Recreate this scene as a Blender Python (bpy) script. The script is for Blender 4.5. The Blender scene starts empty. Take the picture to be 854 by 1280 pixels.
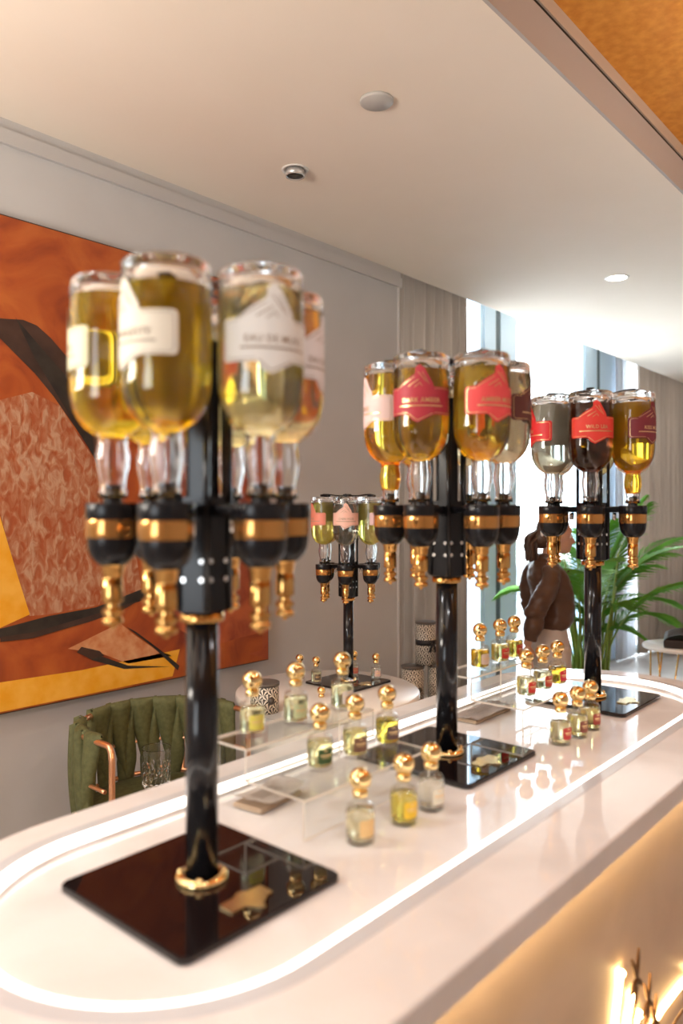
import bpy, bmesh, math, random
from mathutils import Vector, Matrix, noise
PI = math.pi
rnd = random.Random(7)
SC = bpy.context.scene
COL = SC.collection

# ------------------------------------------------------------------ camera
UX, UY = 0.6561, 0.7547                       # camera right = (UX,-UY), camera forward = (UY,UX)
cam_d = bpy.data.cameras.new('camera')
cam = bpy.data.objects.new('camera', cam_d); COL.objects.link(cam)
cam.location = (0, 0, 1.55)
cam.rotation_euler = (PI/2, 0, -math.atan2(UY, UX))
cam_d.sensor_fit = 'VERTICAL'; cam_d.sensor_height = 36; cam_d.lens = 957/1280*36
cam_d.shift_y = -4.4/1280
cam_d.clip_start = 0.05
cam_d.dof.use_dof = True; cam_d.dof.focus_distance = 2.6; cam_d.dof.aperture_fstop = 2.4
SC.camera = cam

# ------------------------------------------------------------------ world, lights, exposure
w = bpy.data.worlds.new('world'); SC.world = w; w.use_nodes = True
bg = w.node_tree.nodes['Background']
bg.inputs[0].default_value = (0.88, 0.95, 1.0, 1); bg.inputs[1].default_value = 6.5
SC.view_settings.view_transform = 'Standard'; SC.view_settings.look = 'None'
SC.view_settings.exposure = 1.0; SC.view_settings.gamma = 1.0; SC.view_settings.use_curve_mapping = False
cy = SC.cycles
cy.max_bounces = 26; cy.transmission_bounces = 22; cy.glossy_bounces = 8; cy.diffuse_bounces = 4
cy.transparent_max_bounces = 16
cy.sample_clamp_indirect = 6.0; cy.sample_clamp_direct = 0.0
cy.caustics_reflective = False; cy.caustics_refractive = True; cy.blur_glossy = 0.5

def spot(name, loc, target, power, color, size_deg, radius=0.04, blend=0.6):
    l = bpy.data.lights.new(name, 'SPOT'); l.energy = power; l.color = color
    l.spot_size = math.radians(size_deg); l.spot_blend = blend; l.shadow_soft_size = radius
    o = bpy.data.objects.new(name, l); COL.objects.link(o); o.location = loc
    d = Vector(target) - Vector(loc); o.rotation_euler = d.to_track_quat('-Z', 'Y').to_euler(); return o
def area(name, loc, target, power, color, sx, sy):
    l = bpy.data.lights.new(name, 'AREA'); l.energy = power; l.color = color; l.shape = 'RECTANGLE'; l.size = sx; l.size_y = sy
    o = bpy.data.objects.new(name, l); COL.objects.link(o); o.location = loc
    d = Vector(target) - Vector(loc); o.rotation_euler = d.to_track_quat('-Z', 'Y').to_euler(); return o
WARM = (1.0, 0.80, 0.58)
spot('spot_lamp', (0.56, -0.34, 3.12), (0.9, 0.75, 1.05), 13, (.96, .97, 1.0), 70, 0.05)
spot('spot_lamp', (0.41, 1.52, 2.95), (0.9, 0.8, 1.05), 11, (.96, .97, 1.0), 80, 0.05)
spot('spot_lamp', (2.0, -0.3, 3.12), (1.7, 0.8, 1.05), 11, (.96, .97, 1.0), 75, 0.06)
spot('spot_lamp', (-0.6, 1.9, 2.95), (0.9, 2.8, 1.3), 24, (1, .95, .88), 100, 0.06)
area('overhead_fill', (-0.2, 0.1, 3.15), (-0.1, 0.12, 0), 9, (1, .97, .94), 1.6, 1.6)  # added soft fill from overhead, not a fitting of the ceiling

area('ceiling_fill', (-1.0, 2.0, 2.0), (-0.2, 1.95, 3.2), 44, (1, .92, .82), 0.9, 0.9)  # added warm fill to brighten the cream ceiling, no actual lamp here
area('cool_side_fill', (-2.5, 0.5, 1.75), (1.0, 1.3, 2.0), 24, (.84, .93, 1.0), 1.3, 1.5)  # added cool fill from the left; the wall there has no opening
area('ceiling_fill', (3.0, -0.6, 2.3), (3.0, -0.5, 3.2), 16, (1, .92, .82), 0.9, 0.9)  # second added fill, brightens the gold ceiling

# ------------------------------------------------------------------ materials
MATS = {}
def mat(name, color=(.8,.8,.8), rough=.5, metal=0., trans=0., ior=1.45, emit=None, estr=0., alpha=1., coat=0., spec=.5, sheen=0.):
    if name in MATS: return MATS[name]
    m = bpy.data.materials.new(name); m.use_nodes = True
    b = m.node_tree.nodes['Principled BSDF']
    b.inputs['Base Color'].default_value = (*color, 1); b.inputs['Roughness'].default_value = rough
    b.inputs['Metallic'].default_value = metal; b.inputs['Transmission Weight'].default_value = trans
    b.inputs['IOR'].default_value = ior; b.inputs['Coat Weight'].default_value = coat
    b.inputs['Specular IOR Level'].default_value = spec; b.inputs['Sheen Weight'].default_value = sheen
    if emit: b.inputs['Emission Color'].default_value = (*emit, 1); b.inputs['Emission Strength'].default_value = estr
    MATS[name] = m; return m
def noisy(name, c1, c2, scale=8, rough=.5, detail=6, lo=.35, hi=.65, bump=0., metal=0., stretch=(1,1,1), distort=0., coat=0., c3=None, spec=.5, rough2=None):
    if name in MATS: return MATS[name]
    m = mat(name, c1, rough, metal, coat=coat, spec=spec); nt = m.node_tree; b = nt.nodes['Principled BSDF']
    tc = nt.nodes.new('ShaderNodeTexCoord'); mp = nt.nodes.new('ShaderNodeMapping'); mp.inputs['Scale'].default_value = stretch
    n = nt.nodes.new('ShaderNodeTexNoise'); n.inputs['Scale'].default_value = scale; n.inputs['Detail'].default_value = detail; n.inputs['Distortion'].default_value = distort
    r = nt.nodes.new('ShaderNodeValToRGB'); r.color_ramp.elements[0].position = lo; r.color_ramp.elements[1].position = hi
    r.color_ramp.elements[0].color = (*c1,1); r.color_ramp.elements[1].color = (*c2,1)
    if c3: e = r.color_ramp.elements.new((lo+hi)/2); e.color = (*c3,1)
    nt.links.new(tc.outputs['Object'], mp.inputs[0]); nt.links.new(mp.outputs[0], n.inputs[0])
    nt.links.new(n.outputs[0], r.inputs[0]); nt.links.new(r.outputs[0], b.inputs['Base Color'])
    if bump:
        bp = nt.nodes.new('ShaderNodeBump'); bp.inputs['Strength'].default_value = bump; bp.inputs['Distance'].default_value = .01
        nt.links.new(n.outputs[0], bp.inputs['Height']); nt.links.new(bp.outputs[0], b.inputs['Normal'])
    return m
def translucent(m, col, k):
    nt = m.node_tree; b = nt.nodes['Principled BSDF']; o = nt.nodes['Material Output']
    t = nt.nodes.new('ShaderNodeBsdfTranslucent'); t.inputs[0].default_value = (*col,1); x = nt.nodes.new('ShaderNodeMixShader'); x.inputs[0].default_value = k
    nt.links.new(b.outputs[0], x.inputs[1]); nt.links.new(t.outputs[0], x.inputs[2]); nt.links.new(x.outputs[0], o.inputs[0]); return m
def thin_clear(name, tint, edge):
    m = bpy.data.materials.new(name); m.use_nodes = True; nt = m.node_tree; nt.nodes.remove(nt.nodes['Principled BSDF'])
    t = nt.nodes.new('ShaderNodeBsdfTransparent'); t.inputs[0].default_value = (*tint,1); g = nt.nodes.new('ShaderNodeBsdfGlossy'); g.inputs['Roughness'].default_value = .02
    lw = nt.nodes.new('ShaderNodeLayerWeight'); lw.inputs[0].default_value = .5
    p = nt.nodes.new('ShaderNodeMath'); p.operation = 'POWER'; p.inputs[1].default_value = 4.; f = nt.nodes.new('ShaderNodeMath'); f.operation = 'MULTIPLY_ADD'; f.inputs[1].default_value = .6; f.inputs[2].default_value = .02
    nt.links.new(lw.outputs['Facing'], p.inputs[0]); nt.links.new(p.outputs[0], f.inputs[0]); x = nt.nodes.new('ShaderNodeMixShader')
    nt.links.new(f.outputs[0], x.inputs[0]); nt.links.new(t.outputs[0], x.inputs[1]); nt.links.new(g.outputs[0], x.inputs[2]); nt.links.new(x.outputs[0], nt.nodes['Material Output'].inputs[0]); return m
M_wall = noisy('wall_paint', (.50,.485,.475), (.53,.515,.505), 3, .75)
M_trim = mat('trim_paint', (.50,.475,.46), .5)
M_ceil = noisy('ceiling_paint', (.82,.715,.605), (.84,.735,.63), 2, .8)
M_fascia = mat('fascia_paint', (.44,.39,.36), .6)
M_goldceil = noisy('gold_leaf_ceiling', (.62,.22,.025), (.78,.33,.05), 30, .55, lo=.3, hi=.7, bump=.05)
M_floor = noisy('floor_stone', (.44,.42,.40), (.52,.50,.48), 4, .3)
M_warmwall = noisy('warm_plaster', (.66,.655,.65), (.72,.71,.70), 3, .7)
M_quartz = noisy('white_quartz', (.75,.735,.725), (.82,.81,.805), 5, .04, detail=9, lo=.38, hi=.6, distort=1.2)
M_inlay = mat('grey_inlay', (.60,.62,.65), .08)
M_panel = noisy('counter_plaster', (.54,.43,.35), (.60,.48,.39), 5, .55, distort=1)
M_led = mat('led_warm_white', (1,1,1), .5, emit=(1, .92, .83), estr=1.5)
M_led_amber = mat('led_amber', (1,1,1), .5, emit=(1, .68, .32), estr=36)
M_halo = mat('led_halo', (1,1,1), .5, emit=(1, .66, .26), estr=22)
M_black = mat('black_plastic', (.010,.010,.012), .24, spec=.35)
M_blackg = mat('black_gloss_metal', (.010,.010,.012), .12, spec=.4)
M_plate = mat('black_glass_plate', (.010,.006,.006), .03, spec=.7)
M_gold = mat('polished_gold', (.92,.68,.32), .035, 1.)
M_brass = mat('brass', (.70,.40,.13), .15, 1.)
M_amber = mat('amber_ring', (.55,.27,.08), .12, .8)
M_steel = mat('steel', (.75,.75,.74), .25, 1.)
M_glass = mat('clear_glass', (1,1,1), 0., 0, 1., 1.45)
M_acryl = thin_clear('clear_acrylic', (.975,.98,.975), 0)
M_acredge = translucent(mat('acrylic_edge', (.90,.84,.76), .15), (.95,.88,.78), .5)
M_copper = mat('rose_copper', (.80,.42,.24), .28, .9)
M_green = noisy('green_velvet', (.085,.090,.034), (.12,.125,.05), 60, .75, bump=.03)
M_curtain = noisy('taupe_curtain', (.25,.20,.165), (.31,.25,.205), 2.5, .85, stretch=(6,6,.3))
M_sheer = translucent(mat('white_sheer', (.85,.86,.88), .8), (.9,.9,.92), .6)
translucent(M_curtain, (.55,.44,.36), .07)
M_mull = mat('pale_blue_frame', (.55,.73,.90), .35)
M_mulld = mat('dark_gasket', (.06,.10,.13), .5)
M_white = mat('white_lacquer', (.80,.78,.75), .25)
M_paper = noisy('wrapping_paper', (.78,.71,.65), (.86,.80,.75), 40, .6)
M_paperb = mat('brown_card', (.50,.38,.27), .6)
M_pinkpad = noisy('grey_pad', (.60,.54,.50), (.70,.63,.58), 60, .6)
M_lens = mat('dark_lens', (.03,.022,.015), .2)
M_lamp = mat('lamp_disc', (1,1,1), .5, emit=(1,.92,.8), estr=6)
M_stem = mat('palm_stem', (.22,.33,.05), .5)
M_leaf1 = noisy('palm_leaf', (.08,.24,.025), (.16,.38,.05), 6, .45)
M_pot = mat('woven_pot', (.35,.27,.19), .7)
M_soil = mat('soil', (.05,.035,.025), .9)
M_skin = mat('skin', (.56,.30,.19), .5)
M_hair = noisy('brown_hair', (.035,.018,.011), (.13,.07,.042), 30, .42, stretch=(8,8,1))
M_satin = noisy('brown_satin', (.075,.034,.019), (.10,.048,.028), 4, .38)
M_trouser = mat('cream_trousers', (.55,.47,.42), .75)
M_shoe = mat('dark_leather', (.03,.018,.015), .4)
M_outwall = mat('outside_white_wall', (.88,.88,.88), .8)

# ------------------------------------------------------------------ helpers
def new(name, me, m=None, parent=None, smooth=False):
    if isinstance(me, bmesh.types.BMesh):
        b = me; me = bpy.data.meshes.new(name); b.normal_update(); b.to_mesh(me); b.free()
    if m is not None and not me.materials:
        for x in (m if isinstance(m, (list, tuple)) else [m]): me.materials.append(x)
    o = bpy.data.objects.new(name, me); COL.objects.link(o)
    if parent: o.parent = parent
    if smooth:
        for p in me.polygons: p.use_smooth = True
    return o
def autosmooth(o, deg=40):
    me = o.data
    for p in me.polygons: p.use_smooth = True
    me.set_sharp_from_angle(angle=math.radians(deg)); return o
def root(name, loc=(0,0,0), rz=0., label=None, cat=None, group=None):
    o = bpy.data.objects.new(name, None); COL.objects.link(o); o.location = loc; o.rotation_euler = (0,0,rz)
    o.empty_display_size = .05
    return tag(o, label, cat, group)
def tag(o, label=None, cat=None, group=None, kind=None):
    if label: o['label'] = label
    if cat: o['category'] = cat
    if group: o['group'] = group
    if kind: o['kind'] = kind
    return o
def struct(name, b, m):
    o = new(name, b, m); o['kind'] = 'structure'; return o
def kids(o): return [c for c in bpy.data.objects if c.parent == o]
def copy_tree(o, parent=None):
    c = o.copy(); COL.objects.link(c); c.parent = parent
    for k in kids(o): copy_tree(k, c)
    return c
def box(b, lo, hi, mi=0):
    vs = [b.verts.new((x,y,z)) for z in (lo[2],hi[2]) for y in (lo[1],hi[1]) for x in (lo[0],hi[0])]
    for f in ((0,2,3,1),(4,5,7,6),(0,1,5,4),(2,6,7,3),(0,4,6,2),(1,3,7,5)):
        fc = b.faces.new([vs[i] for i in f]); fc.material_index = mi
    return vs
def BX(lo, hi, bev=0, seg=2):
    b = bmesh.new(); box(b, lo, hi)
    if bev: bmesh.ops.bevel(b, geom=b.edges[:], offset=bev, segments=seg, affect='EDGES', profile=.5)
    return b
def lathe(prof, n=32, b=None, c=(0,0,0), mi=0, close=False):
    b = b or bmesh.new(); rings = []
    for r, z in prof:
        if r < 1e-6: rings.append([b.verts.new((c[0],c[1],c[2]+z))])
        else: rings.append([b.verts.new((c[0]+r*math.cos(2*PI*i/n), c[1]+r*math.sin(2*PI*i/n), c[2]+z)) for i in range(n)])
    seq = list(zip(rings, rings[1:])) + ([(rings[-1], rings[0])] if close else [])
    for A, B in seq:
        for i in range(n):
            j = (i+1) % n
            if len(A) == 1 and len(B) == 1: continue
            if len(A) == 1: f = b.faces.new((A[0], B[j], B[i]))
            elif len(B) == 1: f = b.faces.new((A[i], A[j], B[0]))
            else: f = b.faces.new((A[i], A[j], B[j], B[i]))
            f.material_index = mi; f.smooth = True
    return b
def fixn(b):
    bmesh.ops.recalc_face_normals(b, faces=b.faces[:]); return b
def tube(pts, r, n=10, b=None, cap=True, mi=0):
    b = b or bmesh.new(); pts = [Vector(p) for p in pts]; N = len(pts)
    rr = r if isinstance(r, (list, tuple)) else [r]*N
    prev = None; rings = []
    for i, p in enumerate(pts):
        t = (pts[min(i+1,N-1)] - pts[max(i-1,0)]).normalized()
        if prev is None:
            a = Vector((0,0,1)) if abs(t.z) < .9 else Vector((1,0,0)); u = t.cross(a).normalized()
        else: u = (prev - t*prev.dot(t)).normalized()
        prev = u; v = t.cross(u)
        rings.append([b.verts.new(p + (u*math.cos(2*PI*k/n) + v*math.sin(2*PI*k/n))*rr[i]) for k in range(n)])
    for A, B in zip(rings, rings[1:]):
        for k in range(n):
            f = b.faces.new((A[k], A[(k+1)%n], B[(k+1)%n], B[k])); f.smooth = True; f.material_index = mi
    if cap:
        b.faces.new(rings[0][::-1]).material_index = mi; b.faces.new(rings[-1]).material_index = mi
    return b
def catmull(pts, sub=6):
    P = [Vector(p) for p in pts]; out = []
    for i in range(len(P)-1):
        a, p, q, d = P[max(i-1,0)], P[i], P[i+1], P[min(i+2,len(P)-1)]
        for k in range(sub):
            t = k/sub
            out.append(.5*((2*p) + (q-a)*t + (2*a-5*p+4*q-d)*t*t + (3*p-a-3*q+d)*t**3))
    out.append(P[-1]); return out
def sphere(b, c, r, n=24, m=14, sc=(1,1,1), mi=0):
    prof = [(r*math.sin(PI*i/m), -r*math.cos(PI*i/m)) for i in range(m+1)]
    prof[0] = (0,-r); prof[-1] = (0,r)
    v0 = len(b.verts); lathe(prof, n, b, (0,0,0), mi)
    b.verts.ensure_lookup_table()
    for v in b.verts[v0:]: v.co = Vector((v.co.x*sc[0]+c[0], v.co.y*sc[1]+c[1], v.co.z*sc[2]+c[2]))
    return b
def poly_extrude(pts2, z0, z1, b=None):
    b = b or bmesh.new()
    lo = [b.verts.new((x,y,z0)) for x,y in pts2]; hi = [b.verts.new((x,y,z1)) for x,y in pts2]
    b.faces.new(lo[::-1]); b.faces.new(hi); n = len(lo)
    for i in range(n): b.faces.new((lo[i], lo[(i+1)%n], hi[(i+1)%n], hi[i]))
    return fixn(b)
def rrect(w_, h_, r, n=6):
    pts = []
    for cx, cy_, a0 in ((w_/2-r, h_/2-r, 0), (-w_/2+r, h_/2-r, PI/2), (-w_/2+r, -h_/2+r, PI), (w_/2-r, -h_/2+r, 1.5*PI)):
        for i in range(n+1): pts.append((cx+r*math.cos(a0+PI/2*i/n), cy_+r*math.sin(a0+PI/2*i/n)))
    return pts
_fonts = {}
def text_polys(s, size):
    """mesh vertices and faces of a word, centred on the origin in the xy plane"""
    key = (s, size)
    if key in _fonts: return _fonts[key]
    c = bpy.data.curves.new('lettering', 'FONT'); c.body = s; c.size = size; c.align_x = 'CENTER'; c.align_y = 'CENTER'; c.resolution_u = 2
    c.space_character = 1.05; c.offset = size*.012
    o = bpy.data.objects.new('lettering', c); COL.objects.link(o)
    dg = bpy.context.evaluated_depsgraph_get(); me = bpy.data.meshes.new_from_object(o.evaluated_get(dg))
    r = ([tuple(v.co) for v in me.vertices], [tuple(p.vertices) for p in me.polygons])
    bpy.data.objects.remove(o); bpy.data.curves.remove(c); bpy.data.meshes.remove(me)
    _fonts[key] = r; return r

# ------------------------------------------------------------------ room shell
FZ = -0.06
struct('floor', BX((-2.6,-3.6,FZ-.1),(12.2,3.5,FZ)), M_floor)
WY = 2.82
struct('wall_back', BX((-2.6,WY,FZ),(3.775,WY+.55,3.35)), M_wall)
struct('wall_right', BX((12.0,-3.6,FZ),(12.2,3.5,3.4)), M_warmwall)
struct('wall_left', BX((-2.8,-3.8,FZ),(-2.6,3.5,3.4)), mat('left_plaster', (.80,.79,.78), .7))
struct('wall_front', BX((-2.6,-3.8,FZ),(12.2,-3.6,3.4)), M_warmwall)
b = bmesh.new(); box(b, (-2.6,1.13,3.0),(12.2,WY,3.2)); struct('ceiling', b, M_ceil)
struct('ceiling_over_window', BX((-2.6,1.32,3.28),(12.2,3.5,3.4)), M_ceil)
struct('ceiling_gold', BX((-2.6,-3.8,3.208),(12.2,1.30,3.3)), M_goldceil)
# cornice: two step profile along the top of the wall
b = bmesh.new(); box(b, (-2.6,WY-.018,2.905),(3.79,WY,2.96)); box(b, (-2.6,WY-.008,2.96),(3.79,WY,3.0))
struct('trim_1', b, M_trim)
b = bmesh.new(); box(b, (-2.6,1.118,3.0),(12.2,1.13,3.14)); struct('trim_2', b, M_fascia)
struct('trim_7', BX((-2.6,1.122,3.1405),(12.2,1.13,3.1555)), M_black)  # black strip stands in for the shade inside the gap above the fascia
b = bmesh.new(); box(b, (-2.6,1.116,3.156),(12.2,1.129,3.207)); struct('trim_3', b, mat('beige_bead', (.55,.42,.32), .5))
struct('baseboard_back', BX((-2.6,WY-.015,FZ),(3.775,WY,FZ+.1)), M_trim)
# fine vertical panel joint on the wall
struct('trim_4', BX((3.766,WY-.006,FZ),(3.78,WY,2.905)), mat('edge_bead', (.62,.59,.57), .5))

# glazing in the window wall
GY = 3.22
def window(n, x0, x1, rail):
    b = bmesh.new()
    box(b, (x0,GY-.04,FZ),(x0+.05,GY+.06,3.28)); box(b, (x1-.05,GY-.04,FZ),(x1,GY+.06,3.28))
    box(b, (x0+.05,GY-.04,FZ),(x1-.05,GY+.06,FZ+.06)); box(b, (x0+.05,GY-.04,3.22),(x1-.05,GY+.06,3.28))
    if rail: box(b, (x0+.05,GY-.02,.44),(x1-.05,GY+.03,.47))
    o = struct('window_%d' % n, b, M_mull)
    g = new('window_pane', BX((x0+.05,GY,FZ+.06),(x1-.05,GY+.008,3.22)), M_pane, o)
M_pane = thin_clear('window_glass', (.97,.985,.99), 0)
window(1, 3.775, 5.40, False); window(2, 5.90, 7.36, False); window(3, 8.14, 10.0, True); window(4, 10.0, 12.0, False)
def fin(n, x0, xa, xb, x1):
    b = bmesh.new()
    box(b, (x0,GY-.05,FZ),(xa,GY+.10,3.28), 0); box(b, (xa,GY-.045,FZ),(xb,GY+.08,3.28), 1); box(b, (xb,GY-.05,FZ),(x1,GY+.10,3.28), 0)
    o = struct('trim_%d' % n, b, None); o.data.materials.append(M_mull); o.data.materials.append(M_mulld)
fin(5, 5.40, 5.58, 5.66, 5.90); fin(6, 7.36, 7.64, 7.72, 8.14)
b = bmesh.new(); box(b, (3,4.6,FZ-.1),(14,4.75,.80)); box(b, (3,4.55,.80),(14,4.8,.85))
for x in (7.2, 8.4, 9.6, 10.8): box(b, (x,4.585,FZ),(x+.012,4.6,.80))
struct('wall_balcony', b, M_outwall)
struct('floor_balcony', BX((3,3.5,FZ-.2),(14,4.75,FZ-.1)), M_outwall)

# ------------------------------------------------------------------ curtains
def curtain(name, x0, x1, y, label, m, amp=.045, step=.11, z0=FZ+.015, z1=3.27, rs=1, taper=0.):
    r = random.Random(rs); b = bmesh.new(); n = int((x1-x0)/.012)
    ph = [0.]
    for i in range(n): ph.append(ph[-1] + .012*2*PI/step*(1+.45*noise.noise(Vector((i*.04, rs*3.1, 0)))))
    rows = []
    for k, z in enumerate((z1, z1-.6, z1-1.6, (z0+z1)/2-.2, z0)):
        row = []
        for i in range(n+1):
            x = x0+(x1-x0)*i/n
            a = amp*(1+.3*noise.noise(Vector((x*2, z, rs))))
            row.append(b.verts.new((x+.015*noise.noise(Vector((x*3,z*1.2,rs+5))), y+a*math.sin(ph[i]+.25*noise.noise(Vector((x*2,z*.8,rs)))) , z)))
        rows.append(row)
    for A, B in zip(rows, rows[1:]):
        for i in range(n): b.faces.new((A[i], A[i+1], B[i+1], B[i])).smooth = True
    bmesh.ops.solidify(b, geom=b.faces[:], thickness=.004)
    o = new(name, b, m); return tag(o, label, 'curtain')
curtain('curtain', 3.80, 4.93, 3.06, 'taupe floor length curtain hanging beside the grey wall and left of the window', M_curtain, rs=1)
curtain('curtain', 8.45, 11.9, 3.03, 'long taupe curtain at the far end of the window behind the palm', M_curtain, rs=2, step=.16)
curtain('sheer_curtain', 7.95, 8.42, 3.08, 'thin white sheer curtain at the window beside the far taupe curtain', M_sheer, amp=.03, rs=3, step=.1)

# ------------------------------------------------------------------ ceiling fittings
t = root('downlight', (2.343,2.30,3.0), 0, 'recessed tilted gimbal spotlight with dark lens in the cream ceiling', 'ceiling light')
new('trim_ring', fixn(lathe([(.043,-.002),(.056,-.004),(.058,0),(.043,0)], 40, close=True)), mat('white_ring', (.75,.72,.68), .4), t)
can = new('lamp_can', fixn(lathe([(.036,-.030),(.040,-.030),(.041,-.002),(.037,-.002)], 40, close=True)), mat('nickel', (.62,.60,.58), .25, .6), t)
new('lens', fixn(lathe([(0,-.022),(.0355,-.026),(.0355,-.022),(0,-.019)], 32)), M_lens, t); can.rotation_euler = (0,0,0)
o = new('ceiling_cover', fixn(lathe([(0,-.012),(.056,-.012),(.060,-.008),(.060,0),(0,0)], 40)), mat('cover_white', (.48,.45,.42), .5))
o.location = (2.133,1.689,3.0); tag(o, 'round flat cream cover plate on the ceiling near the gimbal spotlight', 'cover plate')
t = root('ceiling_light', (4.763,1.85,3.0), 0, 'lit flat round downlight in the ceiling above the window', 'ceiling light')
new('trim_ring', fixn(lathe([(.060,-.004),(.072,-.004),(.074,0),(.060,0)], 40, close=True)), MATS['white_ring'], t)
new('diffuser', fixn(lathe([(0,-.003),(.060,-.003),(.060,-.001),(0,-.001)], 40)), M_lamp, t)

# ------------------------------------------------------------------ bar counter
YC, XL, XR = 0.806, 0.598, 1.955
CZ, RZ = 1.05, 1.065
def stad(R, front=0., n=32, m=14):
    """closed outline of a long rounded bar; front = extra depth towards -y"""
    out = []
    def P(x, a): out.append((x+R*math.cos(a), YC+R*math.sin(a) + (front*math.sin(a) if math.sin(a) < 0 else 0)))
    for i in range(n+1): P(XR, -PI/2+PI*i/n)
    for i in range(1, m): P(XR+(XL-XR)*i/m, PI/2)
    for i in range(n+1): P(XL, PI/2+PI*i/n)
    for i in range(1, m): P(XL+(XR-XL)*i/m, -PI/2)
    return out
def bands(rings, m, name, parent, cap_first=False, cap_last=False, mis=None):
    b = bmesh.new(); R = [[b.verts.new((x,y,z)) for x,y in o] for o, z in rings]
    for A, B in zip(R, R[1:]):
        n = len(A)
        for i in range(n): b.faces.new((A[i], A[(i+1)%n], B[(i+1)%n], B[i]))
    if cap_first: b.faces.new(R[0])
    if cap_last: b.faces.new(R[-1])
    fixn(b); return autosmooth(new(name, b, m, parent), 30)
bar = root('bar_counter', (0,0,0), 0, 'long white quartz bar counter with rounded end and glowing light strip', 'bar counter')
FR = .053
def so(R, k=1.): return stad(R, FR*k)
bands([(so(.25),1.029),(so(.314),1.029),(so(.3175),1.0305),(so(.3175),RZ-.0025),(so(.315),RZ),(stad(.239),RZ),(stad(.239),RZ-.006),(stad(.2235),RZ-.010),(stad(.2225),CZ)], M_quartz, 'countertop', bar, cap_first=True, cap_last=True)
bands([(stad(.2385),RZ-.005),(stad(.2385),RZ+.001),(stad(.2365),RZ+.002),(stad(.2252),RZ-.003),(stad(.2245),RZ-.0095)], M_led, 'light_strip', bar)
bands([(stad(.262,.0),RZ),(stad(.262,.0),RZ+.0006),(stad(.240),RZ+.0006),(stad(.240),RZ)], M_inlay, 'inlay_strip', bar)
bands([(so(.262),FZ),(so(.262),1.029)], M_panel, 'front_panel', bar, True, True)
bands([(so(.275),1.0285),(so(.275),1.0255),(so(.284),1.0255),(so(.284),1.0285)], M_led_amber, 'under_light', bar)
M_bronze = mat('dark_bronze', (.16,.075,.025), .5, .3)
# back lit flower emblem on the front panel
PYF = YC-.262-FR                     # panel face
emb = root('flower_emblem', (0,0,0), 0, 'gold flower stem emblem lit from behind on the counter front', 'wall emblem')
stems = [[(1.275,.775),(1.262,.735),(1.250,.69),(1.262,.58),(1.31,.42)],
         [(1.328,.715),(1.303,.68),(1.285,.63),(1.285,.55),(1.315,.42)],
         [(1.360,.668),(1.335,.645),(1.312,.60),(1.302,.54),(1.32,.42)],
         [(1.62,.60),(1.54,.607),(1.43,.606),(1.36,.56),(1.325,.42)]]
for s in stems:
    new('stem', tube([(x,PYF-.032,z) for x,z in catmull([(x,z,0) for x,z in s], 5) for x,z in [(x,z)]] if False else [(p.x,PYF-.032,p.y) for p in catmull([(x,z,0) for x,z in s], 5)], .0022, 8), M_bronze, emb)
    new('light_strip', tube([(p.x,PYF-.004,p.y) for p in catmull([(x,z,0) for x,z in s], 5)], .0035, 8), M_halo, emb)
for (x, z, sc) in ((1.268,.776,1.45), (1.322,.714,1.35), (1.352,.666,1.3), (1.63,.62,1.)):
    b = bmesh.new()
    for a, l, wd in ((80,.034,.006),(118,.034,.006),(205,.022,.008),(262,.026,.006),(320,.020,.007)):
        a = math.radians(a); d = Vector((math.cos(a), math.sin(a))); q = Vector((-d.y, d.x)); pts = []
        for tt, ww in ((0,.4),(.35,1),(.7,.8),(1,.1)): pts.append(d*l*tt*sc + q*wd*ww*.5*sc)
        for tt, ww in ((1,.1),(.7,.8),(.35,1),(0,.4)): pts.append(d*l*tt*sc - q*wd*ww*.5*sc)
        lo = [b.verts.new((x+p.x, PYF-.030, z+p.y)) for p in pts]; hi = [b.verts.new((x+p.x, PYF-.034, z+p.y)) for p in pts]
        b.faces.new(lo); b.faces.new(hi[::-1])
        for i in range(8): b.faces.new((lo[i], lo[(i+1)%8], hi[(i+1)%8], hi[i]))
    new('flower', fixn(b), M_bronze, emb)
    new('light_strip', sphere(bmesh.new(), (x,PYF-.007,z), .006, 12, 8), M_halo, emb)

# ------------------------------------------------------------------ abstract painting
pt = root('painting', (0,0,0), 0, 'large abstract orange canvas with black strokes hanging on the grey wall', 'painting')
Mo = noisy('paint_orange', (.19,.026,.008), (.46,.115,.022), 3.5, .5, detail=12, lo=.28, hi=.68, bump=.15, distort=1.5, c3=(.36,.070,.013))
Ms = noisy('paint_scratched', (.34,.08,.025), (.50,.29,.18), 34, .55, detail=14, lo=.36, hi=.64, bump=.35, distort=.9, c3=(.40,.15,.07), stretch=(1,1,.55))
My = noisy('paint_yellow', (.80,.36,.012), (.88,.46,.06), 14, .5, detail=8, bump=.1)
Mk = noisy('paint_black', (.012,.010,.009), (.035,.028,.022), 12, .55, detail=8)
Mb = noisy('paint_brown', (.035,.017,.012), (.065,.030,.020), 10, .6, detail=8)
Mr = noisy('paint_rust', (.22,.03,.012), (.45,.10,.03), 7, .5, detail=10, bump=.15, distort=1.)
Mp = noisy('paint_peach', (.50,.16,.05), (.64,.34,.17), 18, .5, detail=8)
PYY = WY-.04
b = bmesh.new(); box(b, (.55,PYY,.800),(2.639,WY-.004,2.625))
for f in b.faces: f.material_index = 1
for f in b.faces:
    if f.normal.y < 0: f.material_index = 0
b.normal_update()
for f in b.faces: f.material_index = 0 if f.normal.y < -.5 else 5
def patch(pts, mi, k):
    vs = [b.verts.new((x,PYY-.0008*k,z)) for x,z in pts]; f = b.faces.new(vs); f.material_index = mi
    f.normal_update()
    if f.normal.y > 0: f.normal_flip()
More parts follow.
